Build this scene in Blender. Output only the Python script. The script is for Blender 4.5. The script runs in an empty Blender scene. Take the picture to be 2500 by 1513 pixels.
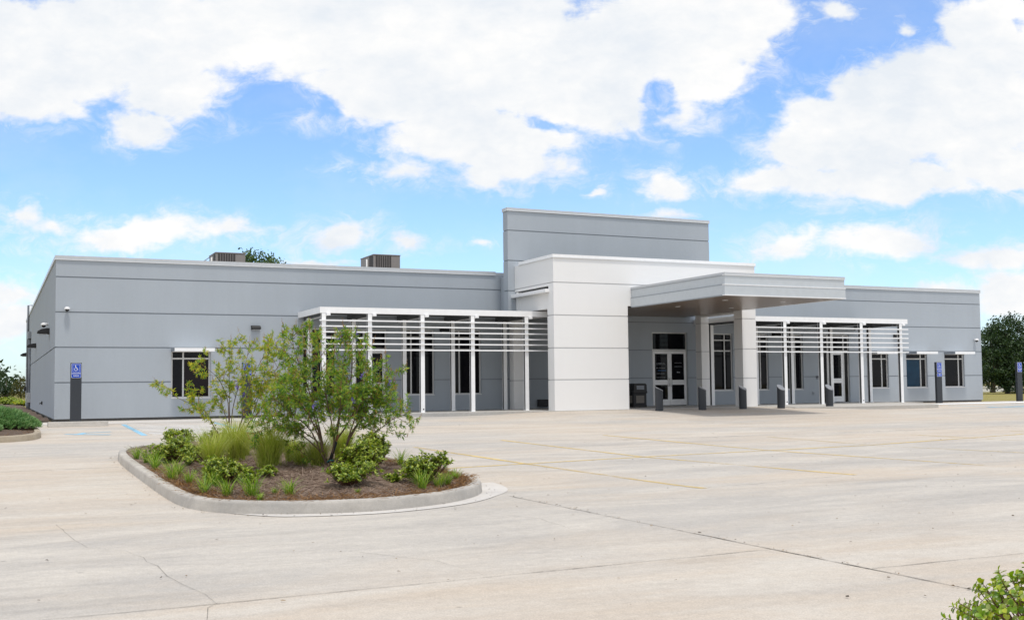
import bpy, bmesh, math, random
import numpy as np
from mathutils import Vector, Matrix

sc = bpy.context.scene
COL = sc.collection
rnd = random.Random(11)
rng = np.random.default_rng(5)
PI = math.pi

# ------------------------------------------------------------------ helpers
ORG = {}

def put(o, parent=None):
    COL.objects.link(o)
    if parent is not None:
        o.parent = parent
    return o

def tag(o, label=None, cat=None, group=None, kind=None):
    if label: o['label'] = label
    if cat: o['category'] = cat
    if group: o['group'] = group
    if kind: o['kind'] = kind
    return o

def thing(name, label, cat, loc=(0, 0, 0), group=None):
    e = bpy.data.objects.new(name, None)
    e.empty_display_size = 0.2
    e.location = loc
    put(e)
    ORG[e.name] = Vector(loc)
    return tag(e, label, cat, group)

class MB:
    """collects faces in world coordinates and links them as one mesh object"""
    def __init__(s):
        s.v = []; s.f = []; s.m = []; s.sm = []
    def face(s, pts, m=0, smooth=False):
        n = len(s.v)
        s.v += [tuple(p) for p in pts]
        s.f.append(tuple(range(n, n + len(pts)))); s.m.append(m); s.sm.append(smooth)
    def box(s, x0, x1, y0, y1, z0, z1, m=0):
        n = len(s.v)
        s.v += [(x0, y0, z0), (x1, y0, z0), (x1, y1, z0), (x0, y1, z0), (x0, y0, z1), (x1, y0, z1), (x1, y1, z1), (x0, y1, z1)]
        for q in ((3, 2, 1, 0), (4, 5, 6, 7), (0, 1, 5, 4), (1, 2, 6, 5), (2, 3, 7, 6), (3, 0, 4, 7)):
            s.f.append(tuple(n + i for i in q)); s.m.append(m); s.sm.append(False)
        return s
    def prism(s, poly, axis, a, b, m=0):
        """poly: 2D points; axis 'x': (y,z) points, extruded along x from a to b, and so on"""
        def P(p, t):
            return {'x': (t, p[0], p[1]), 'y': (p[0], t, p[1]), 'z': (p[0], p[1], t)}[axis]
        n = len(s.v); k = len(poly)
        s.v += [P(p, a) for p in poly] + [P(p, b) for p in poly]
        s.f.append(tuple(range(n + k - 1, n - 1, -1))); s.f.append(tuple(range(n + k, n + 2 * k)))
        s.m += [m, m]; s.sm += [False, False]
        for i in range(k):
            j = (i + 1) % k
            s.f.append((n + i, n + j, n + k + j, n + k + i)); s.m.append(m); s.sm.append(False)
        return s
    def tube(s, pts, rad, n=6, m=0, cap=True):
        pts = [Vector(p) for p in pts]
        if not hasattr(rad, '__len__'): rad = [rad] * len(pts)
        base = len(s.v)
        t0 = (pts[1] - pts[0]).normalized()
        u = t0.orthogonal().normalized()
        for i, p in enumerate(pts):
            t = (pts[min(i + 1, len(pts) - 1)] - pts[max(i - 1, 0)]).normalized()
            u = (u - t * u.dot(t))
            u = u.normalized() if u.length > 1e-6 else t.orthogonal().normalized()
            w = t.cross(u)
            for k in range(n):
                a = 2 * PI * k / n
                s.v.append(tuple(p + (u * math.cos(a) + w * math.sin(a)) * rad[i]))
        for i in range(len(pts) - 1):
            for k in range(n):
                a = base + i * n + k; b = base + i * n + (k + 1) % n
                s.f.append((a, b, b + n, a + n)); s.m.append(m); s.sm.append(True)
        if cap:
            s.f.append(tuple(base + k for k in range(n - 1, -1, -1))); s.m.append(m); s.sm.append(False)
            e = base + (len(pts) - 1) * n
            s.f.append(tuple(e + k for k in range(n))); s.m.append(m); s.sm.append(False)
        return s
    def sphere(s, c, rx, ry, rz, nu=12, nv=8, m=0, v0=0.0, v1=PI):
        base = len(s.v)
        for i in range(nv + 1):
            th = v0 + (v1 - v0) * i / nv
            for k in range(nu):
                a = 2 * PI * k / nu
                s.v.append((c[0] + rx * math.sin(th) * math.cos(a), c[1] + ry * math.sin(th) * math.sin(a), c[2] + rz * math.cos(th)))
        for i in range(nv):
            for k in range(nu):
                a = base + i * nu + k; b = base + i * nu + (k + 1) % nu
                s.f.append((a, a + nu, b + nu, b)); s.m.append(m); s.sm.append(True)
        return s
    def build(s, name, mats, parent=None, bevel=0):
        org = ORG.get(parent.name, Vector()) if parent is not None else Vector()
        me = bpy.data.meshes.new(name)
        vv = [(p[0] - org.x, p[1] - org.y, p[2] - org.z) for p in s.v]
        me.from_pydata(vv, [], s.f)
        if not isinstance(mats, (list, tuple)): mats = [mats]
        for m in mats: me.materials.append(m)
        me.polygons.foreach_set('material_index', s.m)
        me.polygons.foreach_set('use_smooth', s.sm)
        me.update()
        o = bpy.data.objects.new(name, me)
        put(o, parent)
        ORG[o.name] = org
        if bevel:
            b = o.modifiers.new('edge', 'BEVEL'); b.width = bevel; b.segments = 2; b.limit_method = 'ANGLE'; b.angle_limit = math.radians(50)
        return o

def npmesh(name, verts, quads, mats, parent=None, midx=None, tris=False, smooth=True):
    """mesh from numpy arrays; verts in world coordinates"""
    org = ORG.get(parent.name, Vector()) if parent is not None else Vector()
    verts = np.asarray(verts, dtype=np.float32).reshape(-1, 3) - np.array(org, dtype=np.float32)
    k = 3 if tris else 4
    quads = np.asarray(quads, dtype=np.int32).reshape(-1, k)
    me = bpy.data.meshes.new(name)
    me.vertices.add(len(verts)); me.vertices.foreach_set('co', verts.ravel())
    me.loops.add(quads.size); me.loops.foreach_set('vertex_index', quads.ravel())
    me.polygons.add(len(quads)); me.polygons.foreach_set('loop_start', np.arange(0, quads.size, k, dtype=np.int32))
    me.polygons.foreach_set('loop_total', np.full(len(quads), k, dtype=np.int32))
    if not isinstance(mats, (list, tuple)): mats = [mats]
    for m in mats: me.materials.append(m)
    if midx is not None: me.polygons.foreach_set('material_index', np.asarray(midx, dtype=np.int32))
    me.polygons.foreach_set('use_smooth', np.full(len(quads), smooth, dtype=bool))
    me.update(calc_edges=True); me.validate()
    o = bpy.data.objects.new(name, me); put(o, parent); ORG[o.name] = org
    return o

def copy_tree(o, parent=None):
    c = o.copy(); COL.objects.link(c)
    if parent is not None: c.parent = parent
    for ch in [x for x in sc.objects if x.parent == o]:
        copy_tree(ch, c)
    return c

def ss(a, b, x):
    t = min(1.0, max(0.0, (x - a) / (b - a))); return t * t * (3 - 2 * t)

def gz(X, Y):
    """the lot: drains away from the building, ramps up to the entrance"""
    S = ss(15.5, 18.5, X) * (1 - ss(29.0, 32.5, X)); T = ss(-10.5, -5.5, Y)
    return -0.12 - 0.02 * min(22.0, max(0.0, -Y - 4.5)) + 0.10 * S * T

# ------------------------------------------------------------------ materials
def newmat(name):
    m = bpy.data.materials.new(name); m.use_nodes = True
    nt = m.node_tree; b = nt.nodes['Principled BSDF']
    return m, nt, b

def N(nt, kind, **kw):
    n = nt.nodes.new(kind)
    for k, v in kw.items():
        if k.startswith('i_'):
            n.inputs[int(k[2:]) if k[2:].isdigit() else k[2:].replace('_', ' ')].default_value = v
        else: setattr(n, k, v)
    return n

def simple(name, col, rough=0.5, metal=0.0, spec=0.5, bump=0, bscale=40):
    m, nt, b = newmat(name)
    b.inputs['Base Color'].default_value = (*col, 1); b.inputs['Roughness'].default_value = rough
    b.inputs['Metallic'].default_value = metal; b.inputs['Specular IOR Level'].default_value = spec
    tc = N(nt, 'ShaderNodeTexCoord')
    nz = N(nt, 'ShaderNodeTexNoise', i_Scale=bscale * .15, i_Detail=4.0)
    nt.links.new(tc.outputs['Object'], nz.inputs['Vector'])
    mx = N(nt, 'ShaderNodeMixRGB', blend_type='MULTIPLY', i_0=0.5)
    cr = N(nt, 'ShaderNodeValToRGB')
    cr.color_ramp.elements[0].color = (.82, .82, .82, 1); cr.color_ramp.elements[1].color = (1.12, 1.12, 1.12, 1)
    nt.links.new(nz.outputs['Fac'], cr.inputs['Fac'])
    mx.inputs[1].default_value = (*col, 1); nt.links.new(cr.outputs['Color'], mx.inputs[2])
    nt.links.new(mx.outputs['Color'], b.inputs['Base Color'])
    if bump:
        n2 = N(nt, 'ShaderNodeTexNoise', i_Scale=bscale, i_Detail=3.0)
        nt.links.new(tc.outputs['Object'], n2.inputs['Vector'])
        bp = N(nt, 'ShaderNodeBump', i_Strength=bump, i_Distance=0.01)
        nt.links.new(n2.outputs['Fac'], bp.inputs['Height']); nt.links.new(bp.outputs['Normal'], b.inputs['Normal'])
    return m

def stucco(name, col, var=0.05):
    m, nt, b = newmat(name)
    L = nt.links.new
    tc = N(nt, 'ShaderNodeTexCoord')
    mp = N(nt, 'ShaderNodeMapping'); mp.inputs['Scale'].default_value = (1, 1, .35)
    L(tc.outputs['Object'], mp.inputs['Vector'])
    n1 = N(nt, 'ShaderNodeTexNoise', i_Scale=.9, i_Detail=6.0, i_Roughness=.6); L(mp.outputs['Vector'], n1.inputs['Vector'])
    n2 = N(nt, 'ShaderNodeTexNoise', i_Scale=14.0, i_Detail=5.0, i_Roughness=.7); L(tc.outputs['Object'], n2.inputs['Vector'])
    # drip streaks: noise squeezed along x, stretched along z
    ms = N(nt, 'ShaderNodeMapping'); ms.inputs['Scale'].default_value = (5.0, 5.0, .22); L(tc.outputs['Object'], ms.inputs['Vector'])
    n3 = N(nt, 'ShaderNodeTexNoise', i_Scale=1.0, i_Detail=5.0, i_Roughness=.65); L(ms.outputs['Vector'], n3.inputs['Vector'])
    a = N(nt, 'ShaderNodeMath', operation='MULTIPLY_ADD'); L(n1.outputs['Fac'], a.inputs[0]); a.inputs[1].default_value = 1.0
    a2 = N(nt, 'ShaderNodeMath', operation='MULTIPLY'); L(n2.outputs['Fac'], a2.inputs[0]); a2.inputs[1].default_value = .6; L(a2.outputs[0], a.inputs[2])
    a3 = N(nt, 'ShaderNodeMath', operation='MULTIPLY_ADD'); L(n3.outputs['Fac'], a3.inputs[0]); a3.inputs[1].default_value = .3; L(a.outputs[0], a3.inputs[2])
    cr = N(nt, 'ShaderNodeValToRGB')
    cr.color_ramp.elements[0].position = .75; cr.color_ramp.elements[1].position = 1.65
    lo = [c * (1 - var) for c in col]; hi = [c * (1 + var) for c in col]
    mr = N(nt, 'ShaderNodeMapRange'); mr.inputs['From Min'].default_value = .62; mr.inputs['From Max'].default_value = 1.28
    L(a3.outputs[0], mr.inputs['Value'])
    cr.color_ramp.elements[0].position = 0; cr.color_ramp.elements[1].position = 1
    cr.color_ramp.elements[0].color = (*lo, 1); cr.color_ramp.elements[1].color = (*hi, 1)
    L(mr.outputs[0], cr.inputs['Fac']); L(cr.outputs['Color'], b.inputs['Base Color'])
    b.inputs['Roughness'].default_value = .92; b.inputs['Specular IOR Level'].default_value = .2
    n4 = N(nt, 'ShaderNodeTexNoise', i_Scale=120.0, i_Detail=3.0); L(tc.outputs['Object'], n4.inputs['Vector'])
    bp = N(nt, 'ShaderNodeBump', i_Strength=.35, i_Distance=.006); L(n4.outputs['Fac'], bp.inputs['Height']); L(bp.outputs['Normal'], b.inputs['Normal'])
    return m

def concrete(name, tan, grey, pale, speck=.5, streak=True):
    m, nt, b = newmat(name)
    L = nt.links.new
    tc = N(nt, 'ShaderNodeTexCoord')
    def noise(scale, detail=6.0, rough=.6, vec=None, dist=0.0):
        n = N(nt, 'ShaderNodeTexNoise', i_Scale=scale, i_Detail=detail, i_Roughness=rough, i_Distortion=dist)
        L(vec if vec else tc.outputs['Object'], n.inputs['Vector']); return n
    mp = N(nt, 'ShaderNodeMapping'); mp.inputs['Scale'].default_value = (.35, 1.0, 1); mp.inputs['Rotation'].default_value = (0, 0, .18)
    L(tc.outputs['Object'], mp.inputs['Vector'])
    big = noise(.22, 7.0, .62, mp.outputs['Vector'], .6)
    med = noise(1.1, 8.0, .68, mp.outputs['Vector'], .4)
    fine = noise(9.0, 8.0, .75)
    agg = noise(70.0, 4.0, .8)
    def ramp(src, p0, p1, c0, c1):
        r = N(nt, 'ShaderNodeValToRGB'); r.color_ramp.elements[0].position = p0; r.color_ramp.elements[1].position = p1
        r.color_ramp.elements[0].color = (*c0, 1); r.color_ramp.elements[1].color = (*c1, 1); L(src, r.inputs['Fac']); return r
    base = ramp(big.outputs['Fac'], .43, .57, grey, tan)
    f2 = ramp(med.outputs['Fac'], .44, .70, (0, 0, 0), (1, 1, 1))
    mx = N(nt, 'ShaderNodeMixRGB'); L(f2.outputs['Color'], mx.inputs[0]); L(base.outputs['Color'], mx.inputs[1]); mx.inputs[2].default_value = (*pale, 1)
    # dark wear streaks / stains
    sp = N(nt, 'ShaderNodeMapping'); sp.inputs['Scale'].default_value = (.28, 1.7, 1); sp.inputs['Rotation'].default_value = (0, 0, -.06); L(tc.outputs['Object'], sp.inputs['Vector'])
    st = noise(.9, 7.0, .66, sp.outputs['Vector'], .8)
    sr = ramp(st.outputs['Fac'], .54, .74, (1, 1, 1), (.70, .70, .71))
    m2 = N(nt, 'ShaderNodeMixRGB', blend_type='MULTIPLY', i_0=.55 if streak else .35); L(mx.outputs['Color'], m2.inputs[1]); L(sr.outputs['Color'], m2.inputs[2])
    fr = ramp(fine.outputs['Fac'], .3, .72, (.86, .855, .85), (1.07, 1.07, 1.07))
    m3 = N(nt, 'ShaderNodeMixRGB', blend_type='MULTIPLY', i_0=.85); L(m2.outputs['Color'], m3.inputs[1]); L(fr.outputs['Color'], m3.inputs[2])
    ar = ramp(agg.outputs['Fac'], .32, .66, (.74, .73, .72), (1.14, 1.13, 1.12))
    m4 = N(nt, 'ShaderNodeMixRGB', blend_type='MULTIPLY', i_0=speck); L(m3.outputs['Color'], m4.inputs[1]); L(ar.outputs['Color'], m4.inputs[2])
    # small dark droppings and oil spots
    vo = N(nt, 'ShaderNodeTexVoronoi', i_Scale=1.6); L(tc.outputs['Object'], vo.inputs['Vector'])
    vr = ramp(vo.outputs['Distance'], .018, .05, (.35, .35, .36), (1, 1, 1))
    m5 = N(nt, 'ShaderNodeMixRGB', blend_type='MULTIPLY', i_0=.55 if streak else 0.0); L(m4.outputs['Color'], m5.inputs[1]); L(vr.outputs['Color'], m5.inputs[2])
    L(m5.outputs['Color'], b.inputs['Base Color'])
    b.inputs['Roughness'].default_value = .9; b.inputs['Specular IOR Level'].default_value = .25
    bp = N(nt, 'ShaderNodeBump', i_Strength=.3, i_Distance=.01); L(agg.outputs['Fac'], bp.inputs['Height']); L(bp.outputs['Normal'], b.inputs['Normal'])
    return m

def leafmat(name, cols, trans=.35, rough=.45, spec=.4):
    m, nt, b = newmat(name)
    L = nt.links.new
    g = N(nt, 'ShaderNodeNewGeometry')
    r = N(nt, 'ShaderNodeValToRGB')
    el = r.color_ramp.elements
    while len(el) < len(cols): el.new(.5)
    for i, c in enumerate(cols):
        el[i].position = i / (len(cols) - 1); el[i].color = (*c, 1)
    L(g.outputs['Random Per Island'], r.inputs['Fac'])
    L(r.outputs['Color'], b.inputs['Base Color']); b.inputs['Roughness'].default_value = rough; b.inputs['Specular IOR Level'].default_value = spec
    t = N(nt, 'ShaderNodeBsdfTranslucent')
    hs = N(nt, 'ShaderNodeHueSaturation', i_Saturation=1.1, i_Value=1.25); L(r.outputs['Color'], hs.inputs['Color']); L(hs.outputs['Color'], t.inputs['Color'])
    mix = N(nt, 'ShaderNodeMixShader', i_0=trans)
    L(b.outputs[0], mix.inputs[1]); L(t.outputs[0], mix.inputs[2])
    L(mix.outputs[0], nt.nodes['Material Output'].inputs['Surface'])
    return m

def paint(name, col, worn=.5, scale=3.0):
    """road paint: worn away in patches so the concrete colour shows"""
    m, nt, b = newmat(name); L = nt.links.new
    tc = N(nt, 'ShaderNodeTexCoord')
    n1 = N(nt, 'ShaderNodeTexNoise', i_Scale=scale, i_Detail=9.0, i_Roughness=.75); L(tc.outputs['Object'], n1.inputs['Vector'])
    n2 = N(nt, 'ShaderNodeTexNoise', i_Scale=.35, i_Detail=3.0); L(tc.outputs['Object'], n2.inputs['Vector'])
    a = N(nt, 'ShaderNodeMath', operation='MULTIPLY_ADD'); L(n2.outputs['Fac'], a.inputs[0]); a.inputs[1].default_value = .9; L(n1.outputs['Fac'], a.inputs[2])
    r = N(nt, 'ShaderNodeMapRange'); r.inputs['From Min'].default_value = .55 + worn * .3; r.inputs['From Max'].default_value = .95 + worn * .3
    L(a.outputs[0], r.inputs['Value'])
    tr = N(nt, 'ShaderNodeBsdfTransparent')
    mx = N(nt, 'ShaderNodeMixShader')
    b.inputs['Base Color'].default_value = (*col, 1); b.inputs['Roughness'].default_value = .85
    L(r.outputs[0], mx.inputs[0]); L(b.outputs[0], mx.inputs[1]); L(tr.outputs[0], mx.inputs[2])
    L(mx.outputs[0], nt.nodes['Material Output'].inputs['Surface'])
    return m

M = {}
M['grey'] = stucco('grey stucco', (.40, .44, .482), .05)
M['white'] = stucco('white stucco', (.83, .83, .825), .014)
M['joint'] = simple('reveal joint', (.26, .285, .315), .9)
M['jointw'] = simple('white reveal joint', (.60, .605, .61), .9)
M['found'] = simple('foundation concrete', (.13, .125, .12), .95, bump=.4)
M['coping'] = simple('pale metal coping', (.56, .58, .60), .38, .25)
M['drip'] = simple('bright metal drip edge', (.80, .81, .82), .35, .2)
M['whitemetal'] = simple('white painted steel', (.90, .905, .91), .42)
M['canopy'] = simple('silver grey canopy panel', (.54, .58, .61), .42, .12)
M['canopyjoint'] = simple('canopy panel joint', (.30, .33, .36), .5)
M['canopyseam'] = simple('panel seam', (.10, .11, .12), .6)
M['endshade'] = simple('shade grey awning end', (.25, .275, .31), .7)  # shade of the awnings' left ends, put into the colour
M['leftside'] = simple('dark grey inner steel', (.105, .11, .115), .55)  # dark grey for the left sides of posts and rafters
M['deck'] = simple('metal roof deck', (.15, .157, .157), .6)
M['frame'] = simple('aluminium window frame', (.62, .62, .61), .4, .2)
M['sill'] = simple('pale window sill', (.70, .70, .71), .6)
M['black'] = simple('black metal', (.012, .012, .013), .5)
M['slate'] = simple('dark slate powder coat', (.028, .033, .041), .48)
M['slatetop'] = simple('bollard cap metal', (.26, .27, .29), .32, .3)
M['steel'] = simple('brushed steel', (.50, .50, .50), .3, .8)
M['blue'] = simple('sign blue', (.002, .055, .45), .4)
M['signwhite'] = simple('sign white', (.80, .82, .85), .5)
M['lettering'] = simple('pale vinyl lettering', (.40, .42, .44), .6)
M['bluevinyl'] = simple('blue vinyl lettering', (.03, .12, .30), .6)
M['hvac'] = simple('taupe unit casing', (.27, .243, .225), .5)
M['hvacdark'] = simple('dark coil grille', (.06, .053, .05), .7)
M['plate'] = simple('white plate', (.75, .75, .75), .5)
M['conduit'] = simple('grey conduit', (.22, .24, .27), .5)
M['plastic'] = simple('black bin plastic', (.012, .012, .013), .55)
M['aggregate'] = simple('pebble panel', (.20, .185, .165), .95, bump=.8, bscale=60)
M['dome'] = simple('smoked dome', (.02, .02, .022), .1)
M['bark'] = simple('brown bark', (.13, .085, .055), .9, bump=.6, bscale=50)
M['barkgrey'] = simple('grey brown bark', (.16, .13, .105), .9, bump=.6, bscale=50)
M['wrap'] = simple('black rubber wrap', (.012, .012, .012), .7)
M['tie'] = simple('teal plant tie', (.01, .16, .16), .6)
M['rust'] = simple('bare orange wood', (.30, .13, .06), .9)
M['stem'] = simple('reddish stem', (.13, .06, .035), .7)

M['lot'] = concrete('lot concrete', (.535, .47, .395), (.455, .432, .40), (.58, .545, .49), .8)
M['walk'] = concrete('walk concrete', (.47, .45, .415), (.43, .425, .41), (.54, .53, .50), .35, False)
M['kerb'] = concrete('kerb concrete', (.45, .42, .375), (.40, .385, .36), (.55, .52, .475), .5, False)
M['newcon'] = concrete('new pale concrete', (.58, .55, .51), (.56, .54, .515), (.64, .62, .59), .3, False)
M['oldkerb'] = concrete('old tan kerb concrete', (.36, .30, .22), (.33, .29, .23), (.43, .38, .30), .5, False)
M['crack'] = None
M['yellow'] = paint('faded yellow paint', (.62, .465, .19), .92, 5.0)
M['yellowfaint'] = paint('very faded yellow paint', (.58, .45, .20), .70, 5.0)
M['hcblue'] = paint('faded light blue paint', (.26, .50, .66), 1.3, 5.0)
M['crack'] = paint('joint grit', (.10, .09, .075), 1.15, 9.0)
M['finecrack'] = paint('hairline crack', (.24, .22, .19), .8, 7.0)
M['hcwhite'] = paint('worn white paint', (.84, .87, .89), 1.6, 5.0)

def glassmat(name, base, tint=.16):
    m, nt, b = newmat(name); L = nt.links.new
    b.inputs['Base Color'].default_value = (*base, 1); b.inputs['Roughness'].default_value = .03
    b.inputs['Specular IOR Level'].default_value = tint
    tc = N(nt, 'ShaderNodeTexCoord'); n = N(nt, 'ShaderNodeTexNoise', i_Scale=.9, i_Detail=2.0); L(tc.outputs['Object'], n.inputs['Vector'])
    bp = N(nt, 'ShaderNodeBump', i_Strength=.06, i_Distance=.05); L(n.outputs['Fac'], bp.inputs['Height']); L(bp.outputs['Normal'], b.inputs['Normal'])
    n2 = N(nt, 'ShaderNodeTexNoise', i_Scale=1.7, i_Detail=3.0); L(tc.outputs['Object'], n2.inputs['Vector'])
    r = N(nt, 'ShaderNodeValToRGB'); r.color_ramp.elements[0].color = (*[c * .5 for c in base], 1); r.color_ramp.elements[1].color = (*[c * 1.5 for c in base], 1)
    L(n2.outputs['Fac'], r.inputs['Fac']); L(r.outputs['Color'], b.inputs['Base Color'])
    return m
M['glass'] = glassmat('dark tinted glass', (.006, .006, .008))
M['glassblue'] = glassmat('glass over a drawn blue blind', (.012, .045, .085))
M['glassred'] = glassmat('dark glass with a maroon tinge', (.012, .008, .010))

# soffit: glossy bronze boards, seams along x
def soffitmat():
    m, nt, b = newmat('bronze board soffit'); L = nt.links.new
    tc = N(nt, 'ShaderNodeTexCoord'); sp = N(nt, 'ShaderNodeSeparateXYZ'); L(tc.outputs['Object'], sp.inputs[0])
    fr = N(nt, 'ShaderNodeMath', operation='MULTIPLY', i_1=1 / .30); L(sp.outputs['Y'], fr.inputs[0])
    f2 = N(nt, 'ShaderNodeMath', operation='FRACT'); L(fr.outputs[0], f2.inputs[0])
    lt = N(nt, 'ShaderNodeMath', operation='LESS_THAN', i_1=.06); L(f2.outputs[0], lt.inputs[0])
    mx = N(nt, 'ShaderNodeMixRGB'); mx.inputs[1].default_value = (.165, .112, .074, 1); mx.inputs[2].default_value = (.035, .026, .02, 1); L(lt.outputs[0], mx.inputs[0])
    L(mx.outputs['Color'], b.inputs['Base Color']); b.inputs['Roughness'].default_value = .30; b.inputs['Specular IOR Level'].default_value = .45
    nz = N(nt, 'ShaderNodeTexNoise', i_Scale=1.4, i_Detail=3.0); L(tc.outputs['Object'], nz.inputs['Vector'])
    bp = N(nt, 'ShaderNodeBump', i_Strength=.12, i_Distance=.03); L(nz.outputs['Fac'], bp.inputs['Height']); L(bp.outputs['Normal'], b.inputs['Normal'])
    return m
M['soffit'] = soffitmat()

M['vitex'] = leafmat('green tree leaf', [(.065, .15, .03), (.11, .22, .04), (.17, .32, .045), (.26, .42, .05), (.37, .49, .06), (.46, .33, .06)], .45)
M['vitexy'] = leafmat('yellow green tree leaf', [(.12, .25, .06), (.19, .35, .06), (.25, .40, .06), (.34, .44, .05), (.55, .56, .05), (.62, .55, .05), (.36, .28, .08)], .45)
M['spent'] = leafmat('rusty spent flower', [(.24, .11, .05), (.36, .18, .06), (.30, .19, .07), (.40, .24, .07)], .2)
M['purple'] = leafmat('purple flower', [(.16, .12, .42), (.24, .19, .55), (.30, .26, .60)], .25)
M['muhly'] = leafmat('fine grass blade', [(.22, .31, .04), (.34, .42, .06), (.44, .49, .09), (.54, .53, .17)], .35)
M['liriope'] = leafmat('strap leaf', [(.09, .19, .02), (.16, .30, .03), (.27, .41, .045), (.46, .49, .12)], .35)
M['hawthorn'] = leafmat('glossy shrub leaf', [(.05, .10, .012), (.11, .19, .016), (.22, .31, .025), (.35, .42, .045), (.46, .50, .09)], .3, .35, .5)
M['bushleaf'] = leafmat('bright round leaf', [(.11, .22, .012), (.19, .32, .015), (.30, .42, .02), (.44, .50, .04), (.36, .42, .14)], .3, .3, .55)
M['juniper'] = leafmat('blue green juniper', [(.07, .17, .055), (.13, .28, .085), (.22, .38, .13), (.32, .46, .19)], .2)
M['oak'] = leafmat('dark oak leaf', [(.014, .035, .012), (.024, .055, .018), (.040, .080, .024), (.07, .115, .035)], .25)
M['treetop'] = leafmat('fresh green tree leaf', [(.03, .065, .02), (.055, .11, .03), (.10, .17, .05), (.15, .22, .07)], .35)
M['oaky'] = leafmat('olive yellow leaf', [(.05, .06, .012), (.09, .09, .014), (.14, .12, .018)], .25)
M['straw'] = leafmat('weathered pine straw', [(.16, .11, .085), (.27, .20, .155), (.37, .29, .23), (.50, .41, .33)], .05, .9, .1)
M['strawtan'] = leafmat('fresh orange pine straw', [(.28, .15, .065), (.40, .23, .10), (.48, .31, .15)], .05, .9, .1)

def mulchmat(name, c0, c1):
    m, nt, b = newmat(name); L = nt.links.new
    tc = N(nt, 'ShaderNodeTexCoord')
    n = N(nt, 'ShaderNodeTexNoise', i_Scale=28.0, i_Detail=8.0, i_Roughness=.8); L(tc.outputs['Object'], n.inputs['Vector'])
    r = N(nt, 'ShaderNodeValToRGB'); r.color_ramp.elements[0].position = .35; r.color_ramp.elements[1].position = .68
    r.color_ramp.elements[0].color = (*c0, 1); r.color_ramp.elements[1].color = (*c1, 1); L(n.outputs['Fac'], r.inputs['Fac']); L(r.outputs['Color'], b.inputs['Base Color'])
    b.inputs['Roughness'].default_value = .95
    bp = N(nt, 'ShaderNodeBump', i_Strength=.9, i_Distance=.03); L(n.outputs['Fac'], bp.inputs['Height']); L(bp.outputs['Normal'], b.inputs['Normal'])
    return m
M['mulch'] = mulchmat('pine straw mulch', (.11, .072, .052), (.36, .26, .195))
M['soil'] = mulchmat('brown soil', (.06, .04, .028), (.17, .115, .08))
M['lawn'] = mulchmat('dry lawn', (.17, .155, .035), (.36, .30, .08))

# ------------------------------------------------------------------ ground
def grid_mesh(name, xs, ys, zf, mat, kind='structure', hole=None):
    xs = list(xs); ys = list(ys)
    v = [(x, y, zf(x, y)) for y in ys for x in xs]
    nx = len(xs); q = []
    for j in range(len(ys) - 1):
        for i in range(nx - 1):
            a = j * nx + i; q.append((a, a + 1, a + 1 + nx, a + nx))
    o = npmesh(name, v, q, mat)
    tag(o, kind=kind); return o

def lin(a, b, n): return [a + (b - a) * i / n for i in range(n + 1)]

# terrain to the horizon, a hand below the concrete
txs = [-900, -400, -150, -60] + lin(-30, 60, 60) + [90, 150, 400, 900]
tys = [-400, -150, -80] + lin(-50, 10, 40) + [20, 40, 80, 150, 400, 900]
grid_mesh('ground', txs, tys, lambda x, y: gz(x, y) - .05, M['lawn'])
# the concrete lot
grid_mesh('parking_lot', lin(-40, 90, 104), lin(-75, 0.0, 90), lambda x, y: gz(x, y), M['lot'])

# raised walk along the building
walk = MB()
def slab(poly, ztop, zdrop):
    n = len(poly)
    walk.face([(x, y, ztop(x, y)) for x, y in poly], 0)
    for i in range(n):
        a = poly[i]; b = poly[(i + 1) % n]
        walk.face([(a[0], a[1], zdrop), (b[0], b[1], zdrop), (b[0], b[1], ztop(*b)), (a[0], a[1], ztop(*a))], 0)
slab([(9.7, -4.3), (16.9, -4.3), (18.45, -4.55), (28.2, -4.55), (28.2, 0), (9.7, 0)], lambda x, y: 0.0, -.3)
endarc = [(34.6 + 1.1 * math.sin(a), -5.8 - 1.1 * math.cos(a)) for a in lin(0, PI / 2, 8)]
slab([(28.2, -6.2), (29.6, -6.75), (31, -6.9)] + endarc + [(35.9, -4.2), (37.8, -3.4), (37.8, 0), (28.2, 0)],
     lambda x, y: -.005 + .006 * min(0, y + 3.0) * 1.0, -.3)
o = walk.build('sidewalk', M['walk']); tag(o, kind='structure')

def strip(pts, w, name, mat, dz=.004, jit=0.0, taper=False):
    """flat ribbon on the lot surface"""
    mb = MB(); P = []
    for i in range(len(pts) - 1):
        a, b = pts[i], pts[i + 1]; L = math.hypot(b[0] - a[0], b[1] - a[1]); n = max(1, int(L / (.25 if jit < .02 else .09)))
        for k in range(n): P.append((a[0] + (b[0] - a[0]) * k / n, a[1] + (b[1] - a[1]) * k / n))
    P.append(pts[-1]); prev = None
    for i, p in enumerate(P):
        q = P[min(i + 1, len(P) - 1)]; r = P[max(0, i - 1)]
        dx, dy = q[0] - r[0], q[1] - r[1]; l = math.hypot(dx, dy) or 1
        nx, ny = -dy / l, dx / l
        ww = w * (1 if not jit else rnd.uniform(.35, 1.35))
        ox = rnd.uniform(-jit, jit); c = (p[0] + nx * ox, p[1] + ny * ox)
        cur = ((c[0] - nx * ww / 2, c[1] - ny * ww / 2), (c[0] + nx * ww / 2, c[1] + ny * ww / 2))
        if prev:
            mb.face([(x, y, gz(x, y) + dz) for x, y in (prev[0], cur[0], cur[1], prev[1])])
        prev = cur
    o = mb.build(name, mat); tag(o, kind='structure'); return o

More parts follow.
